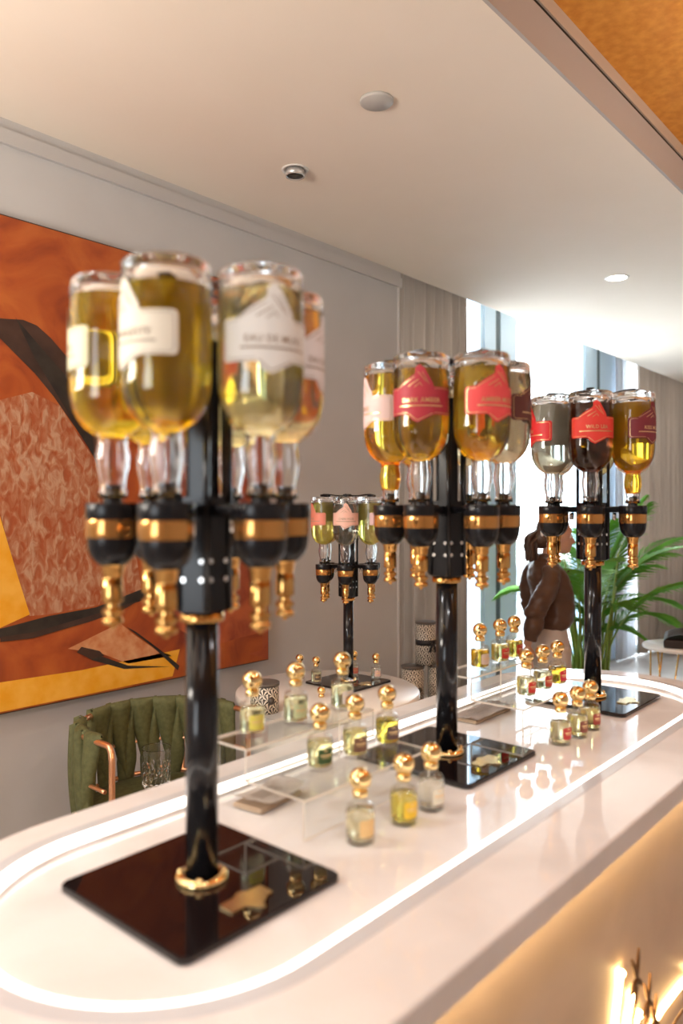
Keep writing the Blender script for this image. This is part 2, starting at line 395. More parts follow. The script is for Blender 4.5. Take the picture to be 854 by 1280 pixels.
patch([(.55,2.0),(.9,2.1),(1.2,2.0),(1.293,1.947),(1.415,1.99),(1.528,1.95),(1.596,1.853),(1.684,1.74),(1.776,1.602),(1.853,1.468),(1.90,1.203),(1.684,1.157),(1.479,1.143),(1.406,1.145),(1.359,1.299),(1.323,1.419),(1.293,1.537),(1.0,1.7)], 1, 1)
patch([(1.89,1.25),(1.91,1.5),(2.0,1.9),(2.1,2.3),(2.639,2.3),(2.639,.8),(2.2,.95),(1.95,1.1)], 5, 1)
patch([(.55,1.6),(1.0,1.68),(1.293,1.522),(1.323,1.419),(1.359,1.299),(1.406,1.151),(1.293,1.113),(.55,1.0)], 2, 2)
patch([(.55,1.9),(.8,2.12),(1.05,2.22),(1.293,2.245),(1.381,2.256),(1.434,2.244),(1.491,2.205),(1.562,2.139),(1.621,2.045),(1.674,1.923),(1.706,1.747),(1.692,1.714),(1.669,1.768),(1.596,1.865),(1.5,1.984),(1.425,2.062),(1.344,2.129),(1.293,2.172),(1.0,2.12),(.75,1.9)], 4, 2)
patch([(1.35,2.259),(1.473,2.141),(1.559,2.063),(1.64,1.95),(1.69,1.73),(1.60,1.87),(1.425,2.12)], 3, 3)
patch([(.55,.93),(1.293,.914),(1.614,.907),(1.912,.917),(2.10,.924),(2.06,.81),(1.912,.808),(1.614,.806),(.55,.804)], 2, 2)
patch([(.55,1.08),(.9,1.07),(1.293,1.11),(1.479,1.137),(1.684,1.151),(1.885,1.203),(2.404,1.343),(2.404,1.267),(1.885,1.155),(1.649,1.113),(1.415,1.077),(1.293,1.075),(.9,1.03)], 3, 3)
patch([(1.293,1.080),(1.415,1.082),(1.649,1.118),(1.885,1.160),(1.80,1.125),(1.649,1.095),(1.415,1.060),(1.293,1.062)], 4, 4)
patch([(1.56,1.0),(1.795,1.075),(1.86,1.02),(1.97,.94),(2.06,.90),(1.834,.90),(1.70,.965)], 6, 2)
patch([(1.603,.981),(1.624,.994),(1.684,.96),(1.834,.892),(2.045,.855),(1.814,.881),(1.666,.94)], 3, 3)
patch([(1.598,.981),(1.618,1.0),(1.70,.972),(1.72,.95),(1.66,.945)], 4, 4)
patch([(1.822,1.057),(1.873,1.028),(1.994,.936),(2.096,.851),(2.088,.831),(1.953,.956)], 3, 3)
patch([(2.16,.90),(2.454,.930),(2.60,.938),(2.60,.85),(2.17,.83)], 0, 2)
b2 = bmesh.new(); box(b2, (.545,PYY+.002,.795),(2.644,WY-.002,.801)); box(b2,(.545,PYY+.002,2.624),(2.644,WY-.002,2.63)); box(b2,(2.638,PYY+.002,.80),(2.644,WY-.002,2.625))
new('canvas', b, [Mo,Ms,My,Mk,Mb,Mr,Mp], pt); new('edge_strip', b2, mat('dark_wood_edge', (.05,.03,.02), .5), pt)

# ------------------------------------------------------------------ large inverted bottles (local z above the counter)
BR = .053
G_prof_out = [(0,.798),(.030,.799),(.044,.8045),(.049,.806),(.0525,.802),(.053,.795),(.053,.660),(.0522,.645),(.0495,.630),(.044,.616),(.036,.604),(.027,.596),(.0205,.592),(.0185,.588),(.0190,.580),(.0212,.568),(.0212,.556),(.0185,.543),(.0162,.533),(.0160,.524),(.0178,.521),(.0178,.513)]
G_prof_in = [(.0135,.513),(.0130,.530),(.0150,.543),(.0172,.556),(.0172,.568),(.0150,.580),(.0150,.590),(.0225,.6005),(.034,.610),(.0412,.620),(.0465,.633),(.0488,.646),(.0495,.660),(.0495,.786),(.046,.790),(.030,.788),(0,.786)]
def squash(p): return [(r, z if z < .592 else .592+(z-.592)*.916) for r,z in p]
b = lathe(squash(G_prof_out + G_prof_in), 40); fixn(b)
me_glass = bpy.data.meshes.new('bottle_glass'); b.to_mesh(me_glass); b.free(); me_glass.materials.append(M_glass)
def liquid_mesh(level, neck=True):
    e = .0004
    body = [(.0225+e,.6005),(.034+e,.610),(.0412+e,.620),(.0465+e,.633),(.0488+e,.646),(.0495+e,.660),(.0495+e,level),(0,level)]
    nk = [(0,.537),(.0140+e,.537),(.0150+e,.543),(.0172+e,.556),(.0172+e,.568),(.0150+e,.580),(.0150+e,.590)] if neck else [(0,.592),(.0150+e,.592)]
    b = fixn(lathe(squash(nk+body), 40)); m = bpy.data.meshes.new('liquid'); b.to_mesh(m); b.free(); return m
def liq(name, c, ior=1.34):
    return mat('liquid_'+name, c, 0., 0, .95, ior)
def label_outline(w2=.068, h2=.0255):
    """columns (x, bottom, top) of the crested label shape"""
    top = [(-w2,h2),(-.046,h2),(-.030,h2+.012),(-.016,h2+.020),(-.011,h2+.024),(-.010,h2+.036),(-.002,h2+.040),(.006,h2+.034),(.014,h2+.020),(.022,h2+.008),(.024,h2),(w2,h2)]
    bot = [(-w2,-h2),(-.024,-h2),(-.016,-h2-.010),(-.006,-h2-.015),(.006,-h2-.009),(.024,-h2),(w2,-h2)]
    def ev(t, x):
        for (xa,ya),(xb,yb) in zip(t, t[1:]):
            if x <= xb: return ya+(yb-ya)*(x-xa)/max(xb-xa,1e-9)
        return t[-1][1]
    xs = sorted(set([-w2+2*w2*i/64 for i in range(65)]+[p[0] for p in top]+[-w2+k for k in (.001,.002,.004)]+[w2-k for k in (.001,.002,.004)]))
    r = .006; out = []
    for x in xs:
        d = w2-abs(x); c = 0 if d >= r else r-math.sqrt(max(r*r-(r-d)**2, 0))
        out.append((x, ev(bot,x)+c, ev(top,x)-c))
    return out
LZ = .697
def bend(x, z, R): a = x/R; return (R*math.sin(a), -R*math.cos(a), z)
def label_mesh():
    b = bmesh.new(); cols = label_outline()
    for R, flip in ((BR+.0012,0),(BR+.0004,1)):
        prev = None
        for x, lo, hi in cols:
            cur = (b.verts.new(bend(x,LZ+lo,R)), b.verts.new(bend(x,LZ+hi,R)))
            if prev:
                b.faces.new((prev[0],cur[0],cur[1],prev[1]) if not flip else (prev[1],cur[1],cur[0],prev[0]))
            prev = cur
    m = bpy.data.meshes.new('label'); b.to_mesh(m); b.free(); return m
ME_LABEL = label_mesh()
def line_mesh(name, text, subtext, R=BR):
    """thin border line, wing strokes and lettering wrapped around the bottle"""
    R = R+.0016; b = bmesh.new()
    def strip(pts, wd=.0008):
        prev = None
        n = len(pts)
        for i,(x,z) in enumerate(pts):
            x0,z0 = pts[max(i-1,0)]; x1,z1 = pts[min(i+1,n-1)]
            d = Vector((x1-x0,z1-z0)); d = d.normalized() if d.length else Vector((1,0)); q = Vector((-d.y,d.x))*wd/2
            cur = (b.verts.new(bend(x+q.x,LZ+z+q.y,R)), b.verts.new(bend(x-q.x,LZ+z-q.y,R)))
            if prev: b.faces.new((prev[0],prev[1],cur[1],cur[0]))
            prev = cur
    w2, h2 = .0645, .0222
    def seg(a, c, n=12): return [(a[0]+(c[0]-a[0])*i/n, a[1]+(c[1]-a[1])*i/n) for i in range(n+1)]
    strip(seg((-.046,h2),(-w2+.004,h2))+seg((-w2,h2-.004),(-w2,-h2+.004),2)+seg((-w2+.004,-h2),(-.026,-h2)))
    strip(seg((.026,h2),(w2-.004,h2))+seg((w2,h2-.004),(w2,-h2+.004),2)+seg((w2-.004,-h2),(.026,-h2)))
    strip(seg((-.022,-h2-.002),(-.007,-h2-.014),4)+seg((-.006,-h2-.014),(.022,-h2-.001),5), .0012)
    strip(seg((-.044,h2+.003),(-.012,h2+.021),6), .0012); strip(seg((-.024,h2+.004),(-.004,h2+.016),5), .0014)
    strip(seg((-.012,h2+.002),(-.002,h2+.010),4)+seg((-.002,h2+.010),(.002,h2+.004),3), .0012)
    strip(seg((-.006,h2+.030),(.010,h2+.012),4), .0012); strip(seg((.002,h2+.030),(.015,h2+.008),4), .0010)
    strip(seg((-.044,-.0095),(.044,-.0095),24), .0022)
    for s, size, zz in ((text,.0118,.0005),):
        vs, fs = text_polys(s, size); wd = max(v[0] for v in vs)-min(v[0] for v in vs); k = min(1.0, .094/wd)
        bv = [b.verts.new(bend(x*k, LZ+zz+y, R)) for x,y,z in vs]
        for f in fs: 
            try: b.faces.new([bv[i] for i in f])
            except ValueError: pass
    m = bpy.data.meshes.new(name); b.to_mesh(m); b.free(); return m
M_foil = mat('gold_foil', (.85,.60,.30), .3, .8)
M_ink = mat('brown_ink', (.30,.22,.15), .5)
_lm = {}
_liqm = {}
def big_bottle(loc, face, liqname, liqcol, labcol, text, label, group, level=.766, neck=False, ink=None):
    """an inverted one litre bottle; face = world angle of the label's outward direction"""
    t = root('perfume_refill_bottle', loc, face+PI/2, label, 'bottle', group)
    new('glass_body', me_glass, None, t)
    key = (liqname, level, neck)
    if key not in _liqm: _liqm[key] = liquid_mesh(level, neck); _liqm[key].materials.append(liq(liqname, liqcol))
    new('liquid', _liqm[key], None, t)
    lk = tuple(round(c,3) for c in labcol)
    if lk not in _lm:
        m = ME_LABEL.copy(); m.materials.append(mat('label_%d' % len(_lm), labcol, .5)); _lm[lk] = m
    lb = new('label', _lm[lk], None, t)
    tk = ('txt', text, ink)
    if tk not in _lm:
        m = line_mesh('lettering', text, ''); m.materials.append(M_ink if ink else M_foil); _lm[tk] = m
    new('lettering', _lm[tk], None, lb)
    return t

# ------------------------------------------------------------------ dispenser stand
SR = .1135
def camdir(theta):
    """world unit vector at angle theta (deg) from the direction towards the camera, positive to the right"""
    a = math.radians(theta); return Vector((UX*math.sin(a)-UY*math.cos(a), -UY*math.sin(a)-UX*math.cos(a), 0))
PL = .265
def label_shape_xy(k):
    cols = label_outline(); return [(x*k, hi*k) for x,lo,hi in cols]+[(x*k, lo*k) for x,lo,hi in cols[::-1]]
def build_stand():
    t = root('dispenser_stand')
    b = poly_extrude(rrect(PL,PL,.014), .002, .010); bmesh.ops.bevel(b, geom=[e for e in b.edges if all(abs(v.co.z-.010)<1e-6 for v in e.verts)], offset=.002, segments=2, affect='EDGES')
    p = new('base_plate', b, M_plate, t)
    b = bmesh.new()
    for x in (-1,1):
        for y in (-1,1): lathe([(0,0),(.010,0),(.010,.003),(0,.003)], 16, b, (x*.10,y*.10,0))
    new('foot_pads', fixn(b), M_black, p)
    fl = new('base_flange', fixn(lathe([(.0225,.010),(.034,.010),(.035,.013),(.033,.017),(.028,.019),(.0225,.020)], 36, close=True)), M_gold, t)
    for i in range(4): new('flange_bolt', sphere(bmesh.new(), (.0285*math.cos(PI/4+PI/2*i), .0285*math.sin(PI/4+PI/2*i), .019), .0045, 12, 8), M_gold, fl)
    new('pole', fixn(lathe([(0,.010),(.0215,.010),(.0215,.362),(0,.362)], 40)), M_blackg, t)
    new('collar', fixn(lathe([(.0216,.352),(.0290,.352),(.0295,.354),(.0290,.364),(.0216,.364)], 36, close=True)), M_brass, t)
    # gold plaque lying on the plate
    b = poly_extrude([(-y*1. , x) for x,y in label_shape_xy(.50)], .0102, .0125); bmesh.ops.rotate(b, verts=b.verts, cent=(0,0,0), matrix=Matrix.Rotation(PI/2-.0,3,'Z'))
    bmesh.ops.translate(b, verts=b.verts, vec=(.000,-.088,0)); new('plaque', b, mat('pale_gold', (.85,.66,.36), .22, 1.), t)
    return t
def add_column(t, th0):
    """hexagonal head, its screws and the hub with six spring arms"""
    R = .037
    ang = [math.atan2(camdir(th0+30+60*k).y, camdir(th0+30+60*k).x) for k in range(6)]
    b = poly_extrude([(R*math.cos(a), R*math.sin(a)) for a in sorted(ang)], .366, .515)
    h = new('head_block', b, M_black, t)
    b = bmesh.new()
    for k in range(6):
        d = camdir(th0+30+60*k); tube([d*(R+.001)+Vector((0,0,.368)), d*(R+.001)+Vector((0,0,.700))], .0042, 8, b)
    new('rib', b, M_blackg, h)
    b = poly_extrude([(.024*math.cos(a), .024*math.sin(a)) for a in sorted(ang)], .515, .72); new('upper_column', b, M_black, t)
    b = bmesh.new()
    for k in range(6):
        d = camdir(th0+60*k); e = Vector((-d.y,d.x,0)); ap = R*math.cos(PI/6)
        for s in (-1,1):
            for z in (.432,.408): tube([d*(ap-.001)+e*s*.0125+Vector((0,0,z)), d*(ap+.0022)+e*s*.0125+Vector((0,0,z))], .0034, 12, b)
    new('screw', b, M_steel, h)
    new('top_rod', fixn(lathe([(0,.72),(.006,.72),(.006,.797),(0,.797)], 16)), M_black, t)
    hub = new('hub', fixn(lathe([(0,.788),(.016,.788),(.018,.793),(.012,.801),(0,.802)], 24)), M_black, t)
    for k in range(6):
        d = camdir(th0+60*k)
        new('spring_arm', tube(catmull([d*.012+Vector((0,0,.795)), d*.05+Vector((0,0,.794)), d*.09+Vector((0,0,.7985)), d*(SR+.004)+Vector((0,0,.7985))], 4), .0024, 8), M_black, t)
        b = BX((-.013,-.010,.7893),(.013,.010,.7990),.003); a = math.atan2(d.y,d.x)
        bmesh.ops.rotate(b, verts=b.verts, cent=(0,0,0), matrix=Matrix.Rotation(a,3,'Z')); bmesh.ops.translate(b, verts=b.verts, vec=d*SR)
        new('arm_pad', b, M_black, t)
# one dispenser head (collar, amber ring, measuring bowl, nozzle), local axis at its centre
def optic_meshes():
    D = {}
    D['collar'] = (fixn(lathe([(0,.486),(.033,.486),(.0340,.488),(.0340,.505),(.033,.507),(.0125,.507),(.0118,.5085),(.0125,.510),(.0118,.5125),(.0100,.5128),(.0100,.530),(0,.530)], 36)), M_black)
    D['ring'] = (fixn(lathe([(0,.463),(.0330,.463),(.0335,.465),(.0335,.484),(.0330,.486),(0,.486)], 36)), M_amber)
    D['bowl'] = (fixn(lathe([(0,.428),(.0165,.428),(.0215,.432),(.0270,.4385),(.0305,.447),(.0320,.456),(.0322,.463),(0,.463)], 36)), M_black)
    D['nozzle'] = (fixn(lathe([(0,.347),(.003,.347),(.004,.351),(.0085,.3515),(.0125,.353),(.0135,.356),(.0125,.360),(.0100,.3615),(.0100,.3645),(.0132,.366),(.0132,.371),(.0088,.3735),(.0082,.379),(.0125,.381),(.0130,.384),(.0130,.409),(.0118,.4105),(.0118,.4135),(.0130,.415),(.0138,.424),(.0160,.428),(0,.428)], 28)), M_brass)
    out = {}
    for k,(b,m) in D.items():
        me = bpy.data.meshes.new(k); b.to_mesh(me); b.free(); me.materials.append(m)
        me.set_sharp_from_angle(angle=math.radians(50)); out[k] = me
    return out
OPT = optic_meshes()
def add_optics(t, th0):
    for k in range(6):
        d = camdir(th0+60*k); p = d*SR
        r = new('dispenser_head', OPT['collar'], None, t); r.location = p
        for n in ('ring','bowl','nozzle'): new(n, OPT[n], None, r)
        a = math.atan2(d.y,d.x)
        b = BX((-SR+.028,-.012,.490),(-.030,.012,.505),.002); bmesh.ops.rotate(b, verts=b.verts, cent=(0,0,0), matrix=Matrix.Rotation(a,3,'Z')); new('bracket', b, M_black, r)
        b = fixn(lathe([(0,.470),(.004,.470),(.004,.489),(0,.489)], 12)); bmesh.ops.translate(b, verts=b.verts, vec=-d*.052); new('bracket_screw', b, M_steel, r)
stand0 = build_stand()
stands = [('glossy black six bottle dispenser stand closest to the rounded counter end, brown reflection on base', (.645,YC,CZ), -11),
          ('black six bottle dispenser stand between the two clear risers on the counter', (1.302,.851,CZ), -33),
          ('black dispenser stand at the far counter end before the window', (1.946,.819,CZ), -21),
          ('black dispenser stand on the round white table by the wall', (2.47,2.109,.81), -6)]
SO = []
for i, (lab, loc, th) in enumerate(stands):
    s = stand0 if i == 0 else copy_tree(stand0); s.location = loc
    tag(s, lab, 'dispenser stand', 'bottle dispenser stands'); SO.append(s)
for s, (lab, loc, th) in zip(SO, stands): add_column(s, th); add_optics(s, th)
GOLDY=(1.,.76,.06); AMB=(1.,.60,.04); PALE=(.97,.96,.70); TAN=(.97,.88,.62); CLR=(.93,.95,.86); DARK=(.30,.085,.03); OLV=(.95,.87,.32); LEM=(.97,.95,.52)
CREAM=(.74,.69,.57); WHT=(.74,.73,.69)
# per stand: (slot, liquid, label colour, text, label centre angle seen from the camera, description, neck filled)
bots = [
 [(0,'golden',GOLDY,CREAM,'OUD MAJESTE',-46,'golden liquid and cream label, front left on the nearest stand',0,1),
  (1,'pale',PALE,WHT,'EAU DE MUSC',26,'pale yellow green liquid and white label, front right on the nearest stand',0,1),
  (-1,'golden',GOLDY,(.80,.76,.50),'OUD MAJESTE',-88,'golden liquid and pale yellow label, leftmost on the nearest stand',0,1),
  (2,'tan',(.98,.82,.42),(.78,.74,.74),'EAU DE MUSC',80,'amber tan liquid and lilac white label, right side of the nearest stand',0,1),
  (-2,'golden',GOLDY,CREAM,'OUD MAJESTE',-130,'golden liquid, rear left of the nearest stand behind two bottles',0,1),
  (3,'lemon',LEM,WHT,'EAU DE MUSC',150,'lemon liquid, rear of the nearest stand behind its column',0,1)],
 [(0,'honey',(1.,.77,.13),(.42,.035,.055),'DARK AMBER',-6,'golden liquid and crimson label, front left on the middle stand',0,0),
  (1,'honey',(1.,.77,.13),(.70,.07,.07),'AMBER MUSC',28,'golden liquid and coral red label, front right on the middle stand',0,0),
  (-1,'orange',(1.,.62,.06),(.74,.55,.53),'ROSE',-70,'orange amber liquid and pale pink label, leftmost on the middle stand',1,0),
  (2,'tan2',TAN,(.11,.03,.025),'OUD',76,'light tan liquid and dark brown label, right side of the middle stand',0,0),
  (-2,'orange',(1.,.62,.06),CREAM,'ROSE',-140,'orange liquid, rear left of the middle stand',0,0),
  (3,'pale',PALE,WHT,'MUSC',160,'pale liquid, rear right of the middle stand behind its column',0,0)],
 [(0,'dark',DARK,(.78,.055,.04),'WILD LEA',0,'dark brown liquid and bright red label, front of the far stand',0,0),
  (1,'amber',AMB,(.19,.025,.035),'KISS ME BA',40,'amber yellow liquid and maroon label, right on the far stand',1,0),
  (-1,'clear',CLR,(.60,.02,.025),'ROSE',-88,'nearly clear liquid and red label edge, left on the far stand',0,0),
  (2,'pale',PALE,WHT,'MUSC',130,'pale liquid, rear right of the far stand',0,0),
  (-2,'clear',CLR,WHT,'MUSC',-140,'clear liquid, rear left of the far stand',0,0),
  (3,'lemon',LEM,WHT,'MUSC',180,'lemon liquid, back of the far stand behind its column',0,0)],
 [(0,'clear',CLR,(.78,.47,.38),'CHERI ROSE',2,'clear liquid and light pink label, front of the wall table stand',0,1),
  (1,'lemon',LEM,(.78,.56,.58),'MUSC',66,'lemon liquid and pale pink label, right on the wall table stand',0,1),
  (-1,'olive',OLV,(.70,.22,.15),'ROSE',-62,'olive yellow liquid and salmon label, left on the wall table stand',0,1),
  (2,'olive',OLV,WHT,'MUSC',120,'olive yellow liquid, rear right of the wall table stand',0,1),
  (-2,'lemon',LEM,WHT,'MUSC',-120,'lemon liquid, rear left of the wall table stand',0,1),
  (3,'clear',CLR,WHT,'MUSC',180,'clear liquid, back of the wall table stand behind its column',0,1)]]
for (lab, loc, th), bl in zip(stands, bots):
    for slot, ln, lc, bc, tx, face, desc, neck, ink in bl:
        p = Vector(loc)+camdir(th+60*slot)*SR; f = camdir(face)
        big_bottle((p.x,p.y,p.z), math.atan2(f.y,f.x), ln, lc, bc, tx, 'inverted bottle with '+desc, 'inverted refill bottles', (.773+.004*(slot%3)), bool(neck), bool(ink))

# ------------------------------------------------------------------ clear stepped risers
def riser(name, x0, x1, label):
    t = root(name, (0,0,CZ), 0, label, 'display riser', 'clear stepped display risers'); k = .004
    z1, z2 = .062, .112; ya, yb, yc = .795, .925, 1.016
    def sheet(name, lo, hi):
        b = BX(lo, hi); b.normal_update()
        for f in b.faces: f.material_index = 1 if f.calc_area() < .0022 else 0
        new(name, b, [M_acryl, M_acredge], t)
    sheet('top_shelf', (x0,yb,z2-k),(x1,yc,z2))
    sheet('lower_shelf', (x0,ya,z1-k),(x1,yb+k,z1))
    sheet('front_panel', (x0,ya,.0004),(x1,ya+k,z1-k-.0003))
    sheet('riser_panel', (x0,yb,z1+.0003),(x1,yb+k,z2-k-.0003))
    sheet('back_panel', (x0,yc-k,.0004),(x1,yc,z2-k-.0003))
riser('display_riser', .830, 1.160, 'clear acrylic two step riser holding bottles between the nearest and middle stands')
riser('display_riser', 1.520, 1.811, 'clear acrylic two step riser holding red label bottles between the middle and far stands')

M_flask = thin_clear('flask_glass', (.985,.99,.98), 0)
for n_ in M_flask.node_tree.nodes:
    if n_.type == 'MATH' and n_.operation == 'MULTIPLY_ADD': n_.inputs[1].default_value = .55; n_.inputs[2].default_value = .035
    if n_.type == 'MATH' and n_.operation == 'POWER': n_.inputs[1].default_value = 2.6
# ------------------------------------------------------------------ small perfume bottles
s_out = [(0,0),(.0195,0),(.0215,.0015),(.022,.004),(.022,.050),(.0212,.0545),(.0185,.0575),(.0125,.0595),(.0105,.0605),(.0105,.068)]
s_in = [(.0075,.068),(.0075,.0595),(.0120,.0570),(.0172,.0545),(.0195,.0505),(.0198,.013),(.0180,.0105),(0,.0095)]
b = fixn(lathe(s_out+s_in, 32)); me_sg = bpy.data.meshes.new('glass_flask'); b.to_mesh(me_sg); b.free(); me_sg.materials.append(M_flask)
b = fixn(lathe([(0,.0070),(.0190,.0075),(.0212,.0105),(.0214,.0460),(.0208,.0470),(0,.0470)], 32)); me_sl = bpy.data.meshes.new('perfume'); b.to_mesh(me_sl); b.free()
b = fixn(lathe([(0,.0685),(.0115,.0685),(.0120,.070),(.0120,.077),(.0100,.079),(0,.079)], 28)); me_sc = bpy.data.meshes.new('neck_collar'); b.to_mesh(me_sc); b.free(); me_sc.materials.append(M_gold)
b = sphere(bmesh.new(), (0,0,.0940), .0172, 32, 20); me_ball = bpy.data.meshes.new('ball_cap'); b.to_mesh(me_ball); b.free(); me_ball.materials.append(M_gold)
b = fixn(lathe([(0,.0595),(.0012,.0595),(.0012,.012),(0,.012)][::-1], 8)); me_dip = bpy.data.meshes.new('dip_tube'); b.to_mesh(me_dip); b.free(); me_dip.materials.append(mat('dip_plastic', (.8,.8,.75), .4))
def small_label():
    b = bmesh.new(); w2, h2 = .0135, .0125; prev = None
    for i in range(17):
        x = -w2+2*w2*i/16; c = 0 if abs(x) < w2-.002 else .0015
        a = x/.0222; s, cc = math.sin(a), -math.cos(a)
        cur = [b.verts.new((.0224*s,.0224*cc,.027-h2+c)), b.verts.new((.0224*s,.0224*cc,.027+h2-c)), b.verts.new((.0221*s,.0221*cc,.027+h2-c)), b.verts.new((.0221*s,.0221*cc,.027-h2+c))]
        if prev: b.faces.new((prev[0],cur[0],cur[1],prev[1])); b.faces.new((prev[2],cur[2],cur[3],prev[3]))
        prev = cur
    m = bpy.data.meshes.new('label'); b.to_mesh(m); b.free(); return m
ME_SL = small_label()
def small_lines():
    b = bmesh.new()
    for z, x0, x1, wd in ((.0285,-.0095,.0095,.0022),(.0245,-.008,.008,.0009),(.036,-.004,.003,.0015)):
        prev = None
        for i in range(9):
            x = x0+(x1-x0)*i/8; a = x/.0222
            cur = (b.verts.new((.0227*math.sin(a),-.0227*math.cos(a),z-wd/2)), b.verts.new((.0227*math.sin(a),-.0227*math.cos(a),z+wd/2)))
            if prev: b.faces.new((prev[0],cur[0],cur[1],prev[1]))
            prev = cur
    m = bpy.data.meshes.new('foil_print'); b.to_mesh(m); b.free(); m.materials.append(M_foil); return m
ME_SLN = small_lines()
_sm = {}
def small_bottle(x, y, z, ln, lc, bc, face, label, group):
    f = camdir(face); t = root('perfume_bottle', (x,y,z), math.atan2(f.y,f.x)+PI/2, label, 'perfume bottle', group)
    new('glass_flask', me_sg, None, t)
    if ln not in _sm: m = me_sl.copy(); m.materials.append(liq(ln, lc)); _sm[ln] = m
    new('perfume', _sm[ln], None, t)
    c = new('ball_cap', me_ball, None, t); new('neck_collar', me_sc, None, c)
    k = tuple(bc)
    if k not in _sm: m = ME_SL.copy(); m.materials.append(mat('small_label_%d' % len(_sm), bc, .4)); _sm[k] = m
    lb = new('label', _sm[k], None, t); new('foil_print', ME_SLN, None, lb)
    return t
z0, z1, z2 = CZ, CZ+.0622, CZ+.1122
PK='perfume bottles around the clear riser nearest the chair'; PK2='perfume bottles around the far clear riser'
SLEM=(.95,.90,.50); SYEL=(.95,.80,.12); SCLR=(.96,.96,.90); SGRN=(.88,.88,.40); SAMB=(.93,.62,.06); SPEACH=(.95,.88,.62)
for a in [
 (.886,.733,z0,'s_peach',SPEACH,(.80,.55,.24),32,'gold capped bottle of pale liquid with peach label on the counter, nearest the frame edge',PK),
 (.985,.725,z0,'s_lemon',SYEL,(.85,.55,.03),32,'gold capped bottle with bright yellow label standing on the counter',PK),
 (1.060,.724,z0,'s_clear',SCLR,(.78,.75,.62),34,'clear gold capped bottle with cream label on the counter beside the middle stand',PK),
 (.948,.872,z1,'s_green',SLEM,(.055,.11,.03),28,'gold capped bottle with dark green label on the lower riser step',PK),
 (1.035,.868,z1,'s_amberpale',(.95,.86,.38),(.20,.10,.06),28,'gold capped bottle with brown label in the middle of the lower riser step',PK),
 (1.128,.868,z1,'s_yellow',SYEL,(.13,.075,.07),30,'yellow gold capped bottle with dark purple label, end of the lower riser step',PK),
 (.888,.974,z2,'s_pale',(.95,.90,.58),(.80,.70,.12),28,'gold capped bottle with yellow label on the top riser step beside the nearest pole',PK),
 (.990,.970,z2,'s_green2',(.92,.92,.62),(.62,.66,.36),28,'gold capped bottle with pale green label in the middle of the top riser step',PK),
 (1.118,.970,z2,'s_green2',(.92,.92,.62),(.80,.70,.62),36,'gold capped bottle with pinkish white label at the far end of the top riser step',PK),
 (1.533,.716,z0,'s_pale',(.95,.90,.58),(.50,.035,.03),34,'gold capped bottle with red label, first of the counter row before the far stand',PK2),
 (1.606,.711,z0,'s_green',SLEM,(.22,.06,.035),34,'gold capped bottle with brown red label, middle of the counter row before the far stand',PK2),
 (1.682,.714,z0,'s_amberpale',(.95,.86,.38),(.36,.05,.03),34,'gold capped bottle with russet label, counter row end beside the far base plate',PK2),
 (1.622,.842,z1,'s_pale',(.95,.90,.58),(.68,.04,.03),34,'gold capped pale bottle with scarlet label at the near end of the far lower step',PK2),
 (1.706,.842,z1,'s_green2',(.92,.92,.62),(.55,.06,.03),34,'gold capped pale bottle with brick red label in the middle of the far lower step',PK2),
 (1.785,.842,z1,'s_orange',SAMB,(.65,.01,.04),36,'gold capped orange bottle with raspberry label at the far end of the lower step',PK2),
 (1.617,.962,z2,'s_orange',(.95,.66,.05),(.78,.60,.48),34,'gold capped deep yellow bottle with pale pink label on the far top step',PK2),
 (1.714,.962,z2,'s_amberpale',(.95,.86,.38),(.68,.05,.035),36,'gold capped pale bottle with red label in the middle of the far top step',PK2),
 (1.788,.962,z2,'s_yellow2',(.93,.74,.16),(.60,.05,.03),40,'gold capped yellow bottle with red label at the top step end before the person',PK2),
]: small_bottle(*a)

# ------------------------------------------------------------------ paper packs under the risers
def paper_pack(name, cx, cy_, rz, w_, d_, h_, label, cat, m, curl):
    t = root(name, (cx,cy_,CZ), rz, label, cat)
    b = bmesh.new(); n = 14; rows = []
    for j in range(n+1):
        row = []
        for i in range(n+1):
            u, v = i/n-.5, j/n-.5
            z = h_+.005*math.cos(PI*u)*math.cos(PI*v)+.003*noise.noise(Vector((u*6,v*6,cx)))+curl*(abs(u)*2)**3
            row.append(b.verts.new((u*w_*(1-.1*abs(v)), v*d_*(1-.15*abs(u)), z)))
        rows.append(row)
    for j in range(n):
        for i in range(n): b.faces.new((rows[j][i],rows[j][i+1],rows[j+1][i+1],rows[j+1][i])).smooth = True
    bmesh.ops.solidify(b, geom=b.faces[:], thickness=.002); new('top_sheet', b, m, t)
    b = bmesh.new(); box(b, (-w_*.46,-d_*.44,.001),(w_*.46,d_*.44,h_-.003)); bmesh.ops.bevel(b, geom=b.edges[:], offset=.003, segments=3, affect='EDGES'); new('folded_stack', b, M_paperb, t)
    b = bmesh.new()
    for j in range(4): box(b, (-w_*.3,-d_*.2+j*d_*.1,h_+.0068),(w_*.18,-d_*.2+j*d_*.1+.0015,h_+.0072))
    new('printed_line', b, M_ink, t)
paper_pack('paper_pack', .905, .953, .12, .122, .074, .012, 'curled cream paper pack with printed lines under the clear riser near the chair', 'paper pack', M_paper, .012)
paper_pack('paper_pack', 1.622, .957, .02, .19, .075, .012, 'flat grey pink folded paper pack under the far clear riser', 'paper pack', M_pinkpad, .002)

